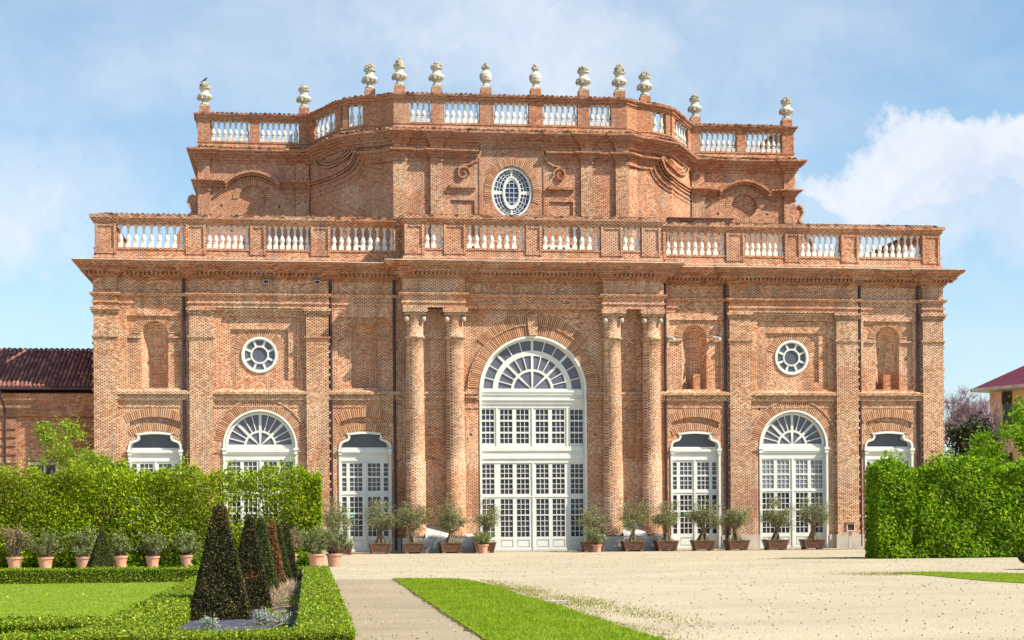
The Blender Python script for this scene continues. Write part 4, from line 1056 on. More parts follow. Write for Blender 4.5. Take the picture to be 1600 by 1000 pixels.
# mossy growth along the grass edge and on the gravel by the wall
mx = []
for i in range(2600):
    y = rng.uniform(-72, -45); e = abs(rng.normal())*.25*(1+.6*math.sin(y*.9)); mx.append((-7.75+e, y))
for i in range(700): mx.append((-10.16-abs(rng.normal())*.06, rng.uniform(-75, -43)))
for cx_, cy_, sx_, sy_, n_ in ((-7.0, -58, .3, 1.6, 1300), (-6.6, -63, .3, 2.2, 800), (-7.3, -52, .25, 1.4, 900), (-3.6, -76, .5, 2.5, 300), (5.2, -43.6, .8, .8, 1500), (17.3, -3.2, 1.6, .5, 1800), (12.5, -3.4, 2.5, .35, 900), (0, -1.9, 3.0, .12, 500), (-9.5, -1.6, 1.5, .15, 300), (9.0, -23.5, 1.2, .5, 1200), (-11.7, -71, .25, 2, 300)):
    mx += list(np.column_stack([rng.normal(cx_, sx_, n_), rng.normal(cy_, sy_, n_)]))
blades('moss', np.array(mx), .03, .022, L_MOSS, .006, 'yellowish moss and short weeds creeping over the gravel edges', 'moss')
# loose pebbles: real stones standing a little proud of the ground
n_ = 11000; py_ = -76+66*rng.random(n_)**1.25; px = rng.uniform(-12, 16, n_)
keep = ~((px > -10.3) & (px < -7.7) & (py_ < -43)); px, py_ = px[keep], py_[keep]; n_ = len(px)
P = np.column_stack([px, py_, np.full(n_, .008)])
pmat = leaf_mat('pebble', [(0, (.26, .215, .155)), (.25, (.36, .30, .215)), (.6, (.43, .365, .265)), (1, (.60, .54, .43))], 0)
o = quads('pebbles', leafquads(P, .030, .026, jitter=.5), pmat)
tag(o, 'loose pebbles scattered over the pale gravel', 'pebbles', kind='stuff')
fw = poly_sample([(-26, -56), (-16, -56), (-16, -46), (-26, -45)], 46)*1.0
def fmat():
    m, nt = newmat('dandelion'); finish(nt, (.75, .55, .02), .7); return m
quads('dandelions', leafquads(np.column_stack([fw, np.full(46, .06)]), .038, .038), fmat()); tag(bpy.data.objects['dandelions'], 'tiny yellow dandelions dotted in the left lawn', 'flowers', kind='stuff')
m = MB(); m.box(-7.75, -7.2, -58.1, -57.7, 0.0, .02); tag(m.build('drain_cover', GREYST), 'small pale stone drain cover at the mossy edge of the grass strip', 'drain cover')
# stone threshold along the palace
m = MB(); m.box(-24.5, 24.5, -1.0, -.37, 0, .035)
tag(m.build('pavement', PLINTH), kind='structure')

g = MB(); g.add([(-30, -27.35, .012), (-12.1, -27.35, .012), (-12.1, -25.2, .012), (-30, -25.2, .012)], [(0, 1, 2, 3)]); g.add([(11.6, -24.95, .012), (26, -24.95, .012), (26, -23.1, .012), (11.6, -23.1, .012)], [(0, 1, 2, 3)])
tag(g.build('hedge_soil', SOIL), kind='structure')
P = np.column_stack([rng.uniform(-27, -12.2, 9000), rng.uniform(-27.2, -26.6, 9000), rng.random(9000)**1.5*.55])
tag(quads('undergrowth', leafquads(P, .12, .07), L_HORNR), 'dark green undergrowth along the foot of the left hedge', 'undergrowth', kind='stuff')
# ------------------------------------------------------------------ HEDGES
def hedge_core(mb, x0, x1, y0, y1, z0, z1, n=.08, step=.25):
    """lumpy closed block"""
    nx = max(2, int((x1-x0)/step)); ny = max(2, int((y1-y0)/step)); nz = max(2, int((z1-z0)/step))
    def j(x, y, z): return (x+rnd.uniform(-n, n), y+rnd.uniform(-n, n), z+(rnd.uniform(-n, n) if z > z0 else 0))
    def grid(f, a, b):
        vs = [f(i/a, k/b) for i in range(a+1) for k in range(b+1)]
        mb.add(vs, [(i*(b+1)+k, (i+1)*(b+1)+k, (i+1)*(b+1)+k+1, i*(b+1)+k+1) for i in range(a) for k in range(b)])
    L = lambda a, b, t: a+(b-a)*t
    grid(lambda s, t: j(L(x0, x1, s), L(y0, y1, t), z1), nx, ny)
    for yy in (y0, y1): grid(lambda s, t: j(L(x0, x1, s), yy, L(z0, z1, t)), nx, nz)
    for xx in (x0, x1): grid(lambda s, t: j(xx, L(y0, y1, s), L(z0, z1, t)), ny, nz)
def box_shell_points(x0, x1, y0, y1, z0, z1, dens, thick, faces='tfblr'):
    out = []
    def f(n, g):
        n = int(n*dens)
        if n < 1: return
        a = rng.random((n, 2)); d = rng.uniform(-thick, thick*.35, n); out.append(g(a[:, 0], a[:, 1], d))
    st = lambda *c: np.column_stack(c); dx, dy, dz = x1-x0, y1-y0, z1-z0
    if 't' in faces: f(dx*dy, lambda a, b, d: st(x0+a*dx, y0+b*dy, z1+d*.9))
    if 'f' in faces: f(dx*dz, lambda a, b, d: st(x0+a*dx, y0-d, z0+b*dz))
    if 'b' in faces: f(dx*dz, lambda a, b, d: st(x0+a*dx, y1+d, z0+b*dz))
    if 'l' in faces: f(dy*dz, lambda a, b, d: st(x0-d, y0+a*dy, z0+b*dz))
    if 'r' in faces: f(dy*dz, lambda a, b, d: st(x1+d, y0+a*dy, z0+b*dz))
    return np.concatenate(out)
def lump(P, amp, freq):
    s = np.sin(P[:, 0]*freq+1.3)*np.cos(P[:, 1]*freq*.7)+np.sin(P[:, 0]*freq*2.3+P[:, 1]*freq*1.9)*.5
    P = P.copy(); P[:, 2] += amp*s; return P
CORE = simple('box_twigs', (.05, .075, .012), .95, .3, 8, bump=.8, bscale=40, col2=(.03, .035, .012))
def boxhedge(x0, x1, y0, y1, h, label, dens=2600, faces='tfblr', ls=.045, ry=0):
    dens *= 1.7; ls *= .76
    cx, cy = (x0+x1)/2, (y0+y1)/2; e = empty('box_hedge', (cx, cy, 0)); tag(e, label, 'hedge', 'low clipped box hedges of the parterre')
    m = MB(); t = .05; hedge_core(m, x0-cx+t, x1-cx-t, y0-cy+t, y1-cy-t, 0, h-t, .02, .15); m.build('twigs', CORE, e)
    P = lump(box_shell_points(x0-cx, x1-cx, y0-cy, y1-cy, 0.02, h, dens, .06, faces), .012, 2.3)
    k = len(P)//14; S = P[rng.integers(0, len(P), k)]+np.array([0, 0, .03])     # sprigs standing proud
    P = np.concatenate([P, S+rng.normal(size=S.shape)*.02])
    quads('leaves', leafquads(P, ls, ls*.62, up=.2), L_BOX, e)
boxhedge(-12.80, -12.13, -72.2, -43.2, .40, 'long straight box hedge running away between gravel path and planting bed', 2500, 'tlr')
boxhedge(-18.5, -12.13, -73.1, -72.35, .43, 'nearest box hedge crossing the bottom left edge of the picture', 4200, 'tfb', .036)
boxhedge(-15.45, -14.72, -72.2, -43.9, .40, 'box hedge between the left lawn and the row of yew obelisks', 2400, 'tlr')
boxhedge(-17.25, -15.5, -70.3, -69.0, .42, 'short stub of box hedge with dark front projecting into the left lawn', 3800, 'tfb', .04)
boxhedge(-27, -15.5, -43.8, -42.9, .42, 'far box hedge behind the left lawn in front of the terracotta pots', 1700, 'tfb', .055)
boxhedge(-14.6, -12.85, -43.6, -42.9, .40, 'short far box hedge closing the bed behind the last yew obelisk', 1900, 'tf', .05)

def tall_hedge(name, label, x0, x1, y0, y1, h, mat, ls, dens, gapf=None, topf=None, stemmat=BARKD, faces='tfblr'):
    cx, cy = (x0+x1)/2, (y0+y1)/2; e = empty(name, (cx, cy, 0)); tag(e, label, 'hedge')
    V = (x1-x0)*h
    n = int(V*dens)
    # volume points biased to the two faces and ends
    x = rng.uniform(x0, x1, n); z = rng.uniform(.004, 1, n)**1.03
    y = y0+(y1-y0)*np.where(rng.random(n) < .62, rng.random(n)**2.2*.5, 1-rng.random(n)**2*.6)
    hh = h+(topf(x) if topf else 0)
    P = np.column_stack([x, y, z*hh])
    k_ = .75 if x0 > 0 else .6
    P[:, 1] += k_*(.12*np.sin(P[:, 0]*1.9+P[:, 2]*2.1)+.07*np.sin(P[:, 0]*5.1-P[:, 2]*3.3))
    if x0 > 0: P[:, 1] += .12*np.exp(-((P[:, 0]-13.15-.04*P[:, 2])/.16)**2)
    m2 = int((y1-y0)*h*dens*.8)
    for xe, s_ in ((x0, 1), (x1, -1)):
        Q = np.column_stack([xe+s_*rng.random(m2)**2*.5, rng.uniform(y0, y1, m2), rng.uniform(.005, 1, m2)*(h+(topf(np.array([xe]))[0] if topf else 0))]); P = np.concatenate([P, Q])
    tn = int((x1-x0)*dens*.22); xt = rng.uniform(x0, x1, tn)
    P = np.concatenate([P, np.column_stack([xt, rng.uniform(y0, y1, tn), h+(topf(xt) if topf else 0)+np.abs(rng.normal(size=tn))*.17*(1+.6*np.sin(xt*3.1))])])
    if gapf is not None: P = P[rng.random(len(P)) < gapf(P)]
    P[:, 0] += 0; P -= np.array([cx, cy, 0])
    quads('leaves', leafquads(P, ls, ls*.66), mat, e)
    m = MB(); x = x0+.2
    while x < x1:
        yy = (y0+y1)/2+rnd.uniform(-.15, .15); p = Vector((x-cx, yy-cy, 0))
        m.tube([p, p+Vector((rnd.uniform(-.1, .1), rnd.uniform(-.1, .1), h*.5)), p+Vector((rnd.uniform(-.2, .2), 0, h*.95))], [.05, .035, .015], 5)
        for k in range(16):
            z = rnd.uniform(.3, h*.9); q = p+Vector((0, 0, z)); m.tube([q, q+Vector((rnd.uniform(-.7, .7), rnd.uniform(-.4, .4), rnd.uniform(.2, .6)))], [.015, .005], 4)
        x += rnd.uniform(.45, .7)
    m.build('stems', stemmat, e)
    return e
topL = lambda x: .10*np.sin(x*1.7)+.09*np.sin(x*4.3+1)+.06*np.sin(x*9.1)-.05
def gapL(P):
    x, z = P[:, 0], P[:, 2]
    thin = np.exp(-((x+15.2)/1.25)**2)*np.clip((3.2-z)/1.0+.3, 0, 1)*np.clip((z-1.0), 0.0, 1)
    g = 1-.90*thin
    g = np.where((x > -18) & (x < -13.4) & (z > 2.9), g*.75, g)
    return g
tall_hedge('hornbeam_hedge', 'tall yellow green hornbeam hedge on the left, partly thin, a white door showing through', -27, -12.2, -26.9, -25.8, 3.72, L_HORN, .105, 1750, gapL, topL)
topR = lambda x: .22*np.exp(-((x-12.1)/.55)**2)-.42*np.exp(-((x-13.25)/.38)**2)+.26*np.exp(-((x-15.3)/1.1)**2)+.07*np.sin(x*2.1)+.09*np.sin(x*5.7)
tall_hedge('hornbeam_hedge', 'tall dense bright green hornbeam hedge at the right edge, standing on the gravel', 11.55, 24, -24.9, -23.2, 3.92, L_HORNR, .13, 1500, None, topR)

# ------------------------------------------------------------------ TREES AND PLANTS
def limbs(mb, p, d, L, r, depth, ends, spread=.6, up=.25, n=6, kink=.25):
    d = d.normalized(); pts = [p]; rs = [r]; q = p
    for i in range(3):
        d = (d+Vector((rnd.gauss(0, kink), rnd.gauss(0, kink), rnd.gauss(0, kink)+up*.2))).normalized(); q = q+d*(L/3); pts.append(q); rs.append(r*(1-.22*(i+1)))
    mb.tube(pts, rs, n)
    if depth == 0: ends.append(q); return
    for k in range(rnd.choice((2, 3))):
        nd = (d+Vector((rnd.gauss(0, spread), rnd.gauss(0, spread), rnd.gauss(0, spread*.6)+up))).normalized()
        limbs(mb, q, nd, L*rnd.uniform(.6, .85), rs[-1]*rnd.uniform(.6, .8), depth-1, ends, spread, up, max(4, n-1), kink)
    ends.append(q)
# planters with olive trees, grown as single potted things
def olive(x, y, label, seed, hgt=3.1, wid=1.0, th=.17, pot=True, lean=0, dense=1.0, crownz=None, pale=False):
    global rnd; rnd = random.Random(seed)
    e = empty('potted_olive_tree', (x, y, 0)); tag(e, label, 'potted tree', 'olive trees in wooden planters along the palace')
    a = rnd.uniform(-.07, .07); 
    if pot:
        m = MB(); w0, w1, hh = .50, .62, .56
        for k in range(5):
            z0 = .08+(hh-.08)*k/5; z1 = .08+(hh-.08)*(k+1)/5-.012; f0 = w0+(w1-w0)*k/5; f1 = w0+(w1-w0)*(k+1)/5
            m.box(-f0, f0, -f0, f0, z0, z1, (f1-f0))
        for sx in (-1, 1):
            for sy in (-1, 1): m.box(sx*.42-.09, sx*.42+.09, sy*.42-.09, sy*.42+.09, 0, .09)
            m.box(sx*.50-.05*(1+sx), sx*.50+.05*(1-sx), -w0-.025, -w0+.02, .06, hh+.0, None) if False else None
        for sx in (-1, 1): m.add([(sx*(w0-.07)-.05, -w0-.02, .07), (sx*(w0-.07)+.05, -w0-.02, .07), (sx*(w1-.07)+.05, -w1-.02, hh), (sx*(w1-.07)-.05, -w1-.02, hh)], [(0, 1, 2, 3)])
        m.box(-w1-.02, w1+.02, -w1-.02, -w1+.05, hh-.012, hh+.03); m.box(-w1-.02, w1+.02, w1-.05, w1+.02, hh-.012, hh+.03); m.box(-w1-.02, -w1+.05, -w1+.05, w1-.05, hh-.012, hh+.03); m.box(w1-.05, w1+.02, -w1+.05, w1-.05, hh-.012, hh+.03)
        o = m.build('wooden_planter', WOOD, e); o.rotation_euler = (0, 0, a)
        m = MB(); m.lathe([(.55, 0), (.45, .03), (.2, .07), (.02, .09)], (0, 0, .5), 14); m.build('soil', SOIL, e)
        Q = np.column_stack([rng.normal(0, .22, 160), rng.normal(0, .22, 160), np.full(160, .6)+rng.random(160)*.08]); quads('weeds', leafquads(Q, .07, .03, up=1), L_SPRING, e)
    m = MB(); zt = 1.25+rnd.uniform(-.1, .1); tw = rnd.uniform(-.12, .12)+lean; ends = []
    pts = []; rs = []
    for i in range(8):
        t = i/7; pts.append(Vector((tw*t+.05*math.sin(t*5+seed), .05*math.cos(t*4+seed), .5+(zt-.5)*t))); rs.append(th*(1.55-.9*min(t*1.6, 1)+.35*max(0, t-.7)*3)*rnd.uniform(.9, 1.1))
    m.tube(pts, rs, 9)
    for k in range(5):   # buttress flutes
        aa = pi2*k/5+seed; m.tube([Vector((math.cos(aa)*th*1.6, math.sin(aa)*th*1.6, .5)), Vector((math.cos(aa)*th*.9+tw*.5, math.sin(aa)*th*.9, .85)), pts[-1]], [.07, .07, .05], 6)
    nl = rnd.choice((4, 5))
    for k in range(nl):
        aa = pi2*(k+rnd.uniform(-.25, .25))/nl; limbs(m, pts[-1], Vector((math.cos(aa)*1.0, math.sin(aa)*.9, .75)), .45*wid, th*.5, 2, ends, .55, .25)
    m.build('trunk', BARK, e)
    C = []
    cz = (hgt+1.35)/2; hz = (hgt-1.35)/2
    for q in ends:
        C.append((q.x*.95, q.y*.95, min(q.z, hgt-.15)))
    for k in range(int(22*dense)):
        aa = rnd.uniform(0, pi2); u_ = rnd.uniform(-1, 1); rr = rnd.random()**.45; s_ = math.sqrt(1-u_*u_)
        C.append((tw+wid*rr*s_*math.cos(aa), wid*.9*rr*s_*math.sin(aa), cz+.08+hz*rr*u_))
    P = []
    for c in C:
        n = int(rnd.uniform(60, 120)*dense); s_ = rnd.uniform(.12, .22)
        P.append(np.array(c)+rng.normal(size=(n, 3))*np.array([s_, s_, s_*.8]))
    P = np.concatenate(P)
    quads('crown', leafquads(P, .085, .028, up=.3), L_OLIVE, e)
    tw_ = MB()
    for c in C[::2]:
        cv = Vector(c); 
        for k in range(4): tw_.tube([cv, cv+Vector((rnd.gauss(0, .2), rnd.gauss(0, .2), rnd.gauss(.12, .15)))], [.010, .004], 3)
    tw_.build('twigs', BARKD, e)
OY = -2.75
ol = [(-11.0, -4.6, 'olive tree with reddish trunk half hidden behind the oleander pots at the hedge end', 3.15, 1.05, .17),
 (-8.85, OY, 'full round olive tree in planter before the shouldered door left of the columns', 3.2, 1.15, .16),
 (-7.0, OY, 'wide branching olive tree in planter before the leftmost column', 3.0, 1.15, .17),
 (-5.0, OY, 'compact greenish olive tree in planter between the two left columns', 2.95, .9, .13),
 (-3.1, OY, 'sparse gnarled olive tree in planter at the left side of the main portal', 2.8, .85, .15),
 (2.95, OY, 'sparse twiggy olive tree in planter at the right side of the main portal', 2.9, .95, .13),
 (5.25, OY, 'yellow green olive tree with tall smooth trunk in planter between the right columns', 3.2, 1.0, .13),
 (7.15, OY, 'narrow dark trunked olive tree in planter before the rightmost column', 2.75, .85, .16),
 (9.25, OY, 'full olive tree in planter before the shouldered door right of the columns', 2.95, 1.1, .2),
 (11.2, OY, 'low spreading olive tree in planter before the brick pier right of that door', 2.6, .95, .18),
 (13.45, OY, 'olive tree in planter before the left leaf of the right arched door', 2.9, 1.0, .14),
 (15.6, OY, 'rightmost olive tree in planter, pale crown before the right arched door', 3.05, 1.05, .16)]
for i, (x, y, lb, hh, wd_, th) in enumerate(ol):
    olive(x, y, lb, 31+i*7, hh, wd_, th, lean=(-.3 if i == 0 else 0), dense=(.75 if i in (4, 5) else 1.0))
rnd = random.Random(99)
def pot(e, r, h, mat, z=0):
    m = MB(); m.lathe([(r*.72, 0), (r*.78, h*.3), (r*.92, h*.82), (r*1.04, h*.84), (r*1.06, h), (r*.94, h), (r*.9, h*.85)], (0, 0, z), 20); m.build('terracotta_pot', mat, e, False)
    m = MB(); m.lathe([(r*.93, h*.84), (r*.5, h*.9), (.01, h*.92)], (0, 0, z), 14); m.build('soil', SOIL, e)
def shrub(e, r, h, spread, height, nst, nl, mat, z=0, stem=BARK, lw=(.11, .026)):
    m = MB(); P = []
    for k in range(nst):
        a = rnd.uniform(0, pi2); q = Vector((rnd.gauss(0, r*.3), rnd.gauss(0, r*.3), h*.85+z)); sp = spread*rnd.random()**.6
        t = Vector((sp*math.cos(a)*rnd.uniform(.7, 1.25), sp*math.sin(a), z+h+height*rnd.uniform(.35, 1.1)*(1-.25*sp/spread))); mid = q*.5+t*.5+Vector((0, 0, -.05+rnd.uniform(0, .15)))
        m.tube([q, mid, t], [.016, .012, .005], 4)
        n = int(nl*rnd.uniform(.6, 1.4)); f = np.random.default_rng(k).random((n, 1))**.6
        P.append(np.array(mid)*(1-f)+np.array(t)*f+rng.normal(size=(n, 3))*.055)
    m.build('stems', stem, e); quads('leaves', leafquads(np.concatenate(P), *lw, up=.4), mat, e)
pots = [(-23.95, -27.6, .31, .50, TERRA, .62, 1.35, L_DRY, 'brownish thin oleander in terracotta pot, leftmost of the row behind the lawn'),
 (-22.8, -27.6, .30, .48, TERRA, .68, 1.15, L_OLIVE2, 'oleander in terracotta pot, second from the left behind the lawn'),
 (-21.38, -27.6, .29, .48, TERRA2, .64, 1.15, L_OLIVE2, 'bushy oleander in pale stained pot just left of the small yew cone'),
 (-20.0, -27.3, .28, .50, TERRA, .45, 1.0, L_OLIVE2, 'oleander in pot half hidden behind the small yew cone'),
 (-18.78, -27.2, .28, .47, TERRA, .66, 1.05, L_OLIVE2, 'oleander in reddish pot with white bloom, right of the small yew cone'),
 (-17.5, -27.0, .28, .49, TERRA2, .72, 1.05, L_OLIVE2, 'spreading oleander in pale grey pink pot left of the biggest yew obelisk'),
 (-13.42, -27.2, .27, .50, TERRA2, .55, 1.1, L_DRY, 'sparse oleander in pale pot seen behind the last yew obelisks'),
 (-12.42, -28.6, .34, .52, TERRA, .72, 1.1, L_OLIVE2, 'oleander in clean orange terracotta pot at the corner of the box hedge'),
 (-11.72, -28.3, .31, .52, TERRA2, .80, 1.1, L_OLIVE2, 'wide oleander in weathered pot reaching over the gravel, right end of the row'),
 (-3.35, -4.4, .30, .50, TERRA, .55, .75, L_OLIVE2, 'small leafy shrub in orange pot before the planter left of the portal'),
 (2.95, -4.3, .27, .42, TERRA, .70, 1.0, L_OLIVE2, 'small leafy shrub in orange pot before the planter right of the portal')]
for x, y, r, h, pm_, sp, hh, lm, lb in pots:
    e = empty('potted_oleander', (x, y, 0)); tag(e, lb, 'potted shrub', 'shrubs in terracotta pots')
    pot(e, r, h, pm_); shrub(e, r, h, sp*rnd.uniform(.95, 1.15), hh, rnd.randint(34, 48), rnd.randint(40, 60), lm)

# yew obelisks
def yew(x, y, b, h, mat, label, rz=0, n=9000, ls=.045, sidemat=None, tip=.06, edge=None, lean=0):
    n = int(n*2); ls *= .72
    e = empty('yew_obelisk', (x, y, 0), rz); tag(e, label, 'topiary', 'clipped yew obelisks')
    m = MB(); m.add([(-b+.04, -b+.04, 0), (b-.04, -b+.04, 0), (b-.04, b-.04, 0), (-b+.04, b-.04, 0)]+[(sx*tip*.7+lean, sy*tip*.7, h-.08) for sx, sy in ((-1, -1), (1, -1), (1, 1), (-1, 1))], [(0, 1, 5, 4), (1, 2, 6, 5), (2, 3, 7, 6), (3, 0, 4, 7), (4, 5, 6, 7)])
    m.build('twigs', simple('yew_twigs', (.035, .03, .012), .95, .3, 9), e)
    P = []
    for f in range(4):
        k = n//4; t = 1-np.sqrt(rng.random(k)*(1-(tip/b)**2)+(tip/b)**2); t = (t-t.min())/(t.max()-t.min()+1e-6); w = b+(tip-b)*t; u = rng.uniform(-1, 1, k)*w; d = w+rng.uniform(-.05, .028, k)+.012*np.sin(u*9+t*14+f)
        z = t*h
        X = {0: (u, -d), 1: (d, u), 2: (u, d), 3: (-d, u)}[f]
        P.append(np.column_stack([X[0]+lean*t, X[1], z]))
    tp = rng.normal(size=(n//60, 3))*.05+np.array([lean, 0, h]); P.append(tp)
    P = np.concatenate(P)
    if edge is not None:   # brown dead patch; on the largest, olive tip and right face coloured sunlit
        b_ = edge(P); quads('brown_or_sunlit_leaves', leafquads(P[b_], ls, ls*.55), L_YEWB if edge is not tip_sun_face else L_YEWO, e); P = P[~b_]
    quads('leaves', leafquads(P, ls, ls*.55), mat, e)
def tip_sun_face(P): return (rng.random(len(P)) < .10+.35*np.clip((P[:, 2]-1.4)/.5, 0, 1)+.25*(P[:, 0] > .9*np.abs(P[:, 1])+.02))  # more olive leaves at the tip and on the sun-coloured right face
def spot(P): return ((P[:, 0]-.02)**2+(P[:, 2]-.72)**2 < .013) & (P[:, 1] < 0)
yew(-14.22, -63.0, .53, 1.98, L_YEW, 'largest dark yew obelisk with browned tip and painted sunlit side, nearest of the row', rad(3), 15000, .045, edge=tip_sun_face, tip=.09)
yew(-13.80, -60.3, .40, 1.80, L_YEW, 'second yew obelisk, blackish green with one orange brown dead patch', rad(3), 11000, .042, edge=spot)
yew(-13.76, -54.6, .42, 1.80, L_YEWG, 'third yew obelisk, slim and olive green between the dark and the brown ones', rad(2), 9000, .045)
yew(-13.62, -50.3, .36, 1.68, L_YEWB, 'dead rust brown yew obelisk in the middle of the row', rad(2), 8000, .045)
yew(-13.52, -47.4, .40, 1.66, L_YEWG, 'fifth yew obelisk, olive green just behind the brown one', rad(2), 8000, .045)
yew(-13.34, -45.0, .36, 1.64, L_YEW, 'last and farthest yew obelisk of the row, narrow and dark', rad(2), 7000, .045)
yew(-20.45, -29.4, .50, 1.50, L_YEWG, 'small broad yew cone between the terracotta pots behind the left lawn', rad(20), 8000, .06, tip=.04)

# planting bed
def fab():
    m, nt = newmat('weed_fabric'); co = OBJ(nt); n = NOISE(nt, co, 3, 5, .7)
    finish(nt, RAMP(nt, n, [(.35, (.045, .045, .07)), (.6, (.10, .10, .14)), (.75, (.20, .19, .20))]), .6, n, .8, .15, .3); return m
g = MB(); xs = np.linspace(-14.8, -12.7, 9); ys = np.linspace(-72.4, -43.2, 70)
g.add([(x, y, .03+.03*rnd.random()) for x in xs for y in ys], [(i*70+j, (i+1)*70+j, (i+1)*70+j+1, i*70+j+1) for i in range(8) for j in range(69)])
tag(g.build('planting_bed', fab()), kind='structure')
m = MB()
for k in range(60):
    x = rnd.uniform(-13.5, -12.9); y = rnd.uniform(-66, -46); a = rnd.uniform(-.6, .6)+(0 if rnd.random() < .5 else PI); L = rnd.uniform(.2, .7)
    m.tube([(x, y, .08), (x+L*.5*math.cos(a), y+L*.5*math.sin(a)*2, .11), (min(x+L*math.cos(a), -12.85), y+L*math.sin(a)*3, .08)], [.014, .012, .006], 4)
tag(m.build('cut_branches', bark_mat('dead_wood', (.15, .08, .06), (.38, .26, .2))), 'thin dry cut branches lying on the black weed fabric', 'branches', kind='stuff')
P = []
for cx_, cy_, n_ in ((-13.35, -55.5, 700), (-13.25, -52.5, 600), (-13.4, -58.5, 400), (-13.15, -50, 300)):
    n = n_; b0 = np.column_stack([rng.normal(cx_, .10, n), rng.normal(cy_, .5, n), np.full(n, .05)]); a = rng.uniform(0, pi2, n); L = rng.uniform(.15, .42, n)
    t = b0+np.column_stack([np.cos(a)*L*.8, np.sin(a)*L, L*rng.uniform(.1, .9, n)]); w = np.column_stack([np.sin(a), -np.cos(a), np.zeros(n)])*.008
    P.append(np.stack([b0-w, b0+w, t], 1))
tag(quads('dry_grass', np.concatenate(P), L_STRAW, tri=True), 'straw coloured dead grass tussocks beside the middle yew obelisks', 'dry grass', kind='stuff')
for x, y, lb in ((-14.15, -67.0, 'silvery lavender tuft at the foot of the largest yew obelisk'), (-13.42, -65.2, 'silvery lavender bush on the weed fabric right of the dark yew obelisks'), (-13.08, -65.8, 'small grey lavender sprig against the right box hedge')):
    e = empty('lavender_bush', (x, y, 0)); tag(e, lb, 'plant', 'silvery lavender plants in the bed')
    s_ = .62 if 'small' not in lb else .4; shrub(e, .12*s_, .05, .2*s_, .33*s_, 40, 26, L_SILVER, 0, L_SILVER, (.045, .011))
q = np.array([(rng.uniform(-13.5, -12.95), rng.uniform(-66, -46)) for _ in range(26)])
P = np.concatenate([np.column_stack([rng.normal(a, .06, 60), rng.normal(b, .12, 60), rng.uniform(.04, .12, 60)]) for a, b in q])
tag(quads('weeds', leafquads(P, .05, .03, up=.5), L_SPRING), 'small green weeds sprouting through the weed fabric', 'weeds', kind='stuff')

# background and side trees
def tree(name, x, y, label, h, crown, mat, n, ls, cz=None, seed=1, trunk=.18, clumps=60, bark=BARKD, depth=3, cat='tree', cl=.4, bare=False, up=.3):
    global rnd; rnd = random.Random(seed)
    e = empty(name, (x, y, 0)); tag(e, label, cat)
    m = MB(); ends = []; th = h*.35
    m.tube([(0, 0, 0), (.05, 0, th*.5), (0, .05, th)], [trunk, trunk*.85, trunk*.7], 8)
    for k in range(5):
        a = pi2*k/5+rnd.uniform(-.4, .4); limbs(m, Vector((0, 0, th*rnd.uniform(.8, 1))), Vector((math.cos(a)*.8, math.sin(a)*.8, 1.0)), h*.22, trunk*.5, depth, ends, .5, up)
    limbs(m, Vector((0, 0, th)), Vector((0, 0, 1)), h*.25, trunk*.6, depth, ends, .45, up)
    if bare:
        for q in list(ends):
            for k in range(5): m.tube([q, q+Vector((rnd.gauss(0, .35), rnd.gauss(0, .35), rnd.uniform(.2, 1.0)))*.9], [.022, .006], 3)
    m.build('trunk', bark, e)
    if mat is None: return e
    C = [np.array(q) for q in ends if q.z > h*.3]; cz = cz if cz else h*.65
    while len(C) < clumps:
        u = rng.normal(size=3); u /= np.linalg.norm(u); r = rng.random()**.4; C.append(np.array([0, 0, cz])+u*r*np.array(crown))
    C = C[:max(clumps, 1)] if len(C) > clumps else C
    P = np.concatenate([c+rng.normal(size=(max(1, n//len(C)), 3))*cl*rng.uniform(.6, 1.2) for c in C])
    quads('crown', leafquads(P, ls, ls*.6), mat, e)
    return e
tree('evergreen_tree', 30.0, 12, 'dark glossy evergreen tree close behind the right corner of the palace', 9.4, (2.0, 2.0, 3.6), L_DARK, 16000, .2, 5.6, 5, .25, 90, cl=.38)
tree('bare_tree', 36.6, 26, 'leafless purplish tree between the evergreen and the ochre house', 10.0, (1, 1, 1), None, 0, .2, 6, 9, .22, bark=TWIGP, depth=5, bare=True, up=.42)
tree('bare_tree', 35.0, 20, 'second leafless brownish tree standing lower in front of the purplish one', 7.2, (1, 1, 1), None, 0, .2, 6, 23, .16, bark=TWIGP, depth=3, bare=True, up=.35)
tree('maple_tree', 24.7, -12.0, 'fresh light green maple tree in front of the ochre house at the right edge', 8.4, (1.5, 1.4, 2.0), L_MAPLE, 8500, .16, 6.1, 12, .12, 70, cl=.22)
tree('young_hornbeam_tree', -24.6, -17, 'young tree with fresh yellow green leaves above the left hedge, before the tiled wing', 7.0, (1.9, 1.2, 1.9), L_SPRING, 7000, .12, 4.8, 15, .09, 75, cl=.2)
tree('young_hornbeam_tree', -21.9, -17.5, 'slim young tree with sparse green leaves near the palace corner', 5.0, (.9, .8, 1.1), L_SPRING, 2400, .12, 4.0, 18, .06, 36, cl=.18)
tree('young_hornbeam_tree', -19.6, -18, 'thin twiggy sapling rising before the leftmost shouldered door', 4.95, (.9, .6, 1.0), L_SPRING, 2000, .11, 4.0, 21, .05, 34, cl=.15)
rnd = random.Random(5)
# dark box bush at right edge
e = empty('box_ball', (11.15, -41.0, 0)); tag(e, 'dark clipped bush just entering the picture at the right edge', 'bush')
m = MB(); m.box(-.03, .03, -.03, .03, 0, .3); m.build('stem', BARKD, e)
P = rng.normal(size=(5000, 3)); P = P/np.linalg.norm(P, axis=1, keepdims=True)*rng.uniform(.75, 1, (5000, 1))*np.array([.62, .6, .30])+np.array([0, 0, .42]); quads('leaves', leafquads(P, .06, .04), L_YEWG, e)

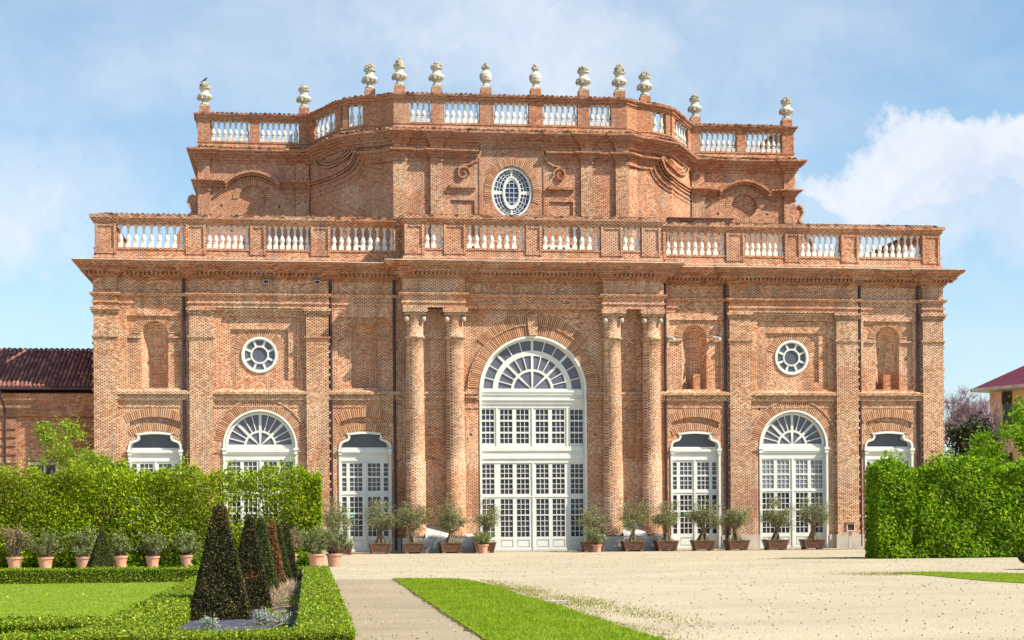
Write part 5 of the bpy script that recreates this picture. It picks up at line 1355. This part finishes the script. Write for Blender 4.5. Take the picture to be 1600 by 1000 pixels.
# spotlights on poles in the hedge
for x, lb, t_ in ((-15.35, 'wide black floodlight on a pole rising above the left hedge', .30), (-14.5, 'black floodlight on a pole, the one on the right above the left hedge', .18)):
    e = empty('pole_floodlight', (x, -21.5, 0)); tag(e, lb, 'floodlight', 'pole floodlights behind the left hedge')
    m = MB(); m.tube([(0, 0, 0), (0, 0, 3.35)], .035, 8); m.build('pole', BLACK, e)
    m = MB(); m.box(-t_, t_, -.14, .10, 3.32, 3.52, .02); m.box(-t_-.05, t_+.05, -.02, .03, 3.22, 3.32); m.build('lamp_head', BLACK, e)
    m = MB(); m.box(-t_*.4, t_*.5, -.165, -.145, 3.36, 3.45); m.build('lens', GREYST, e)
# information stand
e = empty('information_stand', (17.95, -2.4, 0)); tag(e, 'small information screen in a reddish box on a pale post beside the right arched door', 'information stand')
m = MB(); m.box(-.07, .07, -.05, .05, 0, 1.02); m.box(-.18, .18, -.14, .14, 0, .03); m.build('post', simple('pink_post', (.55, .42, .38), .6), e)
RB = simple('stand_box', (.42, .16, .13), .5)
m = MB(); m.slab(rect(-.30, .24, 1.0, 1.5), [rect(-.20, .20, 1.07, 1.42)], -.16, -.02); m.box(-.30, .24, -.02, .16, 1.0, 1.5); m.box(-.34, .28, -.24, .18, 1.5, 1.53); ho = m.build('housing', RB, e)
m = MB(); m.box(-.19, .19, -.10, -.03, 1.08, 1.41); m.build('screen', simple('screen_dark', (.07, .025, .015), .2, .3, 6, col2=(.14, .05, .02)), e)
m = MB()
for a, b, c, d in ((-.24, .24, 1.42, 1.46), (-.24, .24, 1.03, 1.07), (-.24, -.20, 1.07, 1.42), (.20, .24, 1.07, 1.42)): m.box(a, b, -.175, -.162, c, d)
m.build('bezel', WHITE, e)

# ------------------------------------------------------------------ LIGHT, SKY, CAMERA
SEL, SAZ = 45, 119      # elevation; azimuth clockwise from +Y
sd = Vector((math.sin(rad(SAZ))*math.cos(rad(SEL)), math.cos(rad(SAZ))*math.cos(rad(SEL)), math.sin(rad(SEL))))
sl = bpy.data.lights.new('sun', 'SUN'); sl.energy = 5.0; sl.angle = rad(.53); sl.color = (1, .92, .77)
so = bpy.data.objects.new('sun', sl); so.rotation_euler = (-sd).to_track_quat('-Z', 'Y').to_euler(); COL.objects.link(so)
w = bpy.data.worlds.new('World'); sc.world = w; w.use_nodes = True; nt = w.node_tree; nt.nodes.clear()
sky = nt.nodes.new('ShaderNodeTexSky'); sky.sky_type = 'NISHITA'; sky.sun_disc = False
sky.sun_elevation = rad(SEL); sky.sun_rotation = rad(SAZ); sky.air_density = 1.0; sky.dust_density = .6; sky.ozone_density = 1.6
tc = nt.nodes.new('ShaderNodeTexCoord'); D = tc.outputs['Generated']
def vm(op, a, b=None):
    n = nt.nodes.new('ShaderNodeVectorMath'); n.operation = op
    nt.links.new(a, n.inputs[0])
    if b is not None:
        if isinstance(b, bpy.types.NodeSocket): nt.links.new(b, n.inputs[1])
        else: n.inputs[1].default_value = b
    return n
warp = N(nt, 'ShaderNodeTexNoise', ins={'Scale': 15.0, 'Detail': 8.0, 'Roughness': .62}); nt.links.new(D, warp.inputs['Vector'])
wv = vm('SCALE', vm('SUBTRACT', warp.outputs['Color'], (.5, .5, .5)).outputs[0]); wv.inputs['Scale'].default_value = .10
DW = vm('ADD', D, wv.outputs[0]).outputs[0]
def blob(c, sx, sz, lo, hi):
    c = Vector(c).normalized()
    d = vm('SUBTRACT', DW, tuple(c)); d = vm('MULTIPLY', d.outputs[0], (1/sx, 1/sx, 1/sz))
    l = vm('LENGTH', d.outputs[0]).outputs['Value']
    n = N(nt, 'ShaderNodeMapRange', interpolation_type='SMOOTHSTEP', ins={0: l, 1: hi, 2: lo, 3: 0, 4: 1}); return n.outputs[0]
n1 = NOISE(nt, DW, 3.2, 7, .62); mpz = N(nt, 'ShaderNodeMapping', ins={0: D, 3: (1, 1, 2.4)}); n2 = NOISE(nt, mpz.outputs[0], 2.3, 8, .6)
mx0 = lambda a, b, c: M(nt, 'MAXIMUM', M(nt, 'MAXIMUM', a, b), c)
cum = mx0(blob((.385, .961, .222), .062, .036, .72, 1.02), blob((.43, .955, .215), .07, .028, .7, 1.05), blob((.345, .965, .205), .05, .022, .6, 1.1))
cum2 = blob((.405, .955, .185), .13, .035, .3, 1.3)
lft = blob((-.175, 1.028, .20), .11, .055, .2, 1.4)
top1 = blob((.13, .99, .30), .24, .055, .1, 1.5)
mx = lambda a, b: M(nt, 'MAXIMUM', a, b)
hard = M(nt, 'MULTIPLY', mx(cum, M(nt, 'MULTIPLY', cum2, .75)), .95)
soft = M(nt, 'MULTIPLY', mx(M(nt, 'MULTIPLY', lft, .95), M(nt, 'MULTIPLY', top1, .95)), RAMP(nt, n1, [(.3, .25), (.62, 1)]))
gen = M(nt, 'MULTIPLY', RAMP(nt, n2, [(.42, 0), (.68, 1)]), .55)
haze = N(nt, 'ShaderNodeSeparateXYZ', ins={0: D}).outputs[2]
hz = M(nt, 'MULTIPLY', N(nt, 'ShaderNodeMapRange', ins={0: haze, 1: .22, 2: .02, 3: 0, 4: 1}).outputs[0], .55)
cf = mx(mx(hard, soft), mx(gen, hz))
shade = RAMP(nt, NOISE(nt, DW, 11, 5, .6), [(.35, (.76, .83, .96)), (.60, (1.0, 1.0, 1.0))])
K = 6.3
skyc = MIX(nt, 1, sky.outputs[0], (.90, 1.10, 1.12), 'MULTIPLY')
hn = nt.nodes.new('ShaderNodeMix'); hn.data_type = 'RGBA'; nt.links.new(cf, hn.inputs[0]); nt.links.new(skyc, hn.inputs[6])
kk = MIX(nt, 1, shade, (K*.93, K*.97, K*1.02), 'MULTIPLY'); nt.links.new(kk, hn.inputs[7])
bg = nt.nodes.new('ShaderNodeBackground'); bg.inputs[1].default_value = .092; nt.links.new(hn.outputs[2], bg.inputs[0])
wo = nt.nodes.new('ShaderNodeOutputWorld'); nt.links.new(bg.outputs[0], wo.inputs[0])
cam = bpy.data.cameras.new('camera'); cam.sensor_width = 36; cam.lens = 36*2535/1600; cam.clip_end = 5000; cam.clip_start = .5
cam.shift_y = (815.5-500)/1600
yaw = math.atan(315/2535)
co = bpy.data.objects.new('camera', cam); COL.objects.link(co); co.location = (-12.637, -91.993, 1.7)
from mathutils import Matrix
co.rotation_euler = (Matrix.Rotation(-yaw, 4, 'Z') @ Matrix.Rotation(PI/2, 4, 'X') @ Matrix.Rotation(-.0075, 4, 'Z')).to_euler()
sc.camera = co
vs_ = sc.view_settings; vs_.view_transform = 'Standard'; vs_.look = 'None'; vs_.exposure = 0.78; vs_.gamma = 1
sc.cycles.max_bounces = 6; sc.cycles.diffuse_bounces = 3; sc.cycles.transparent_max_bounces = 8
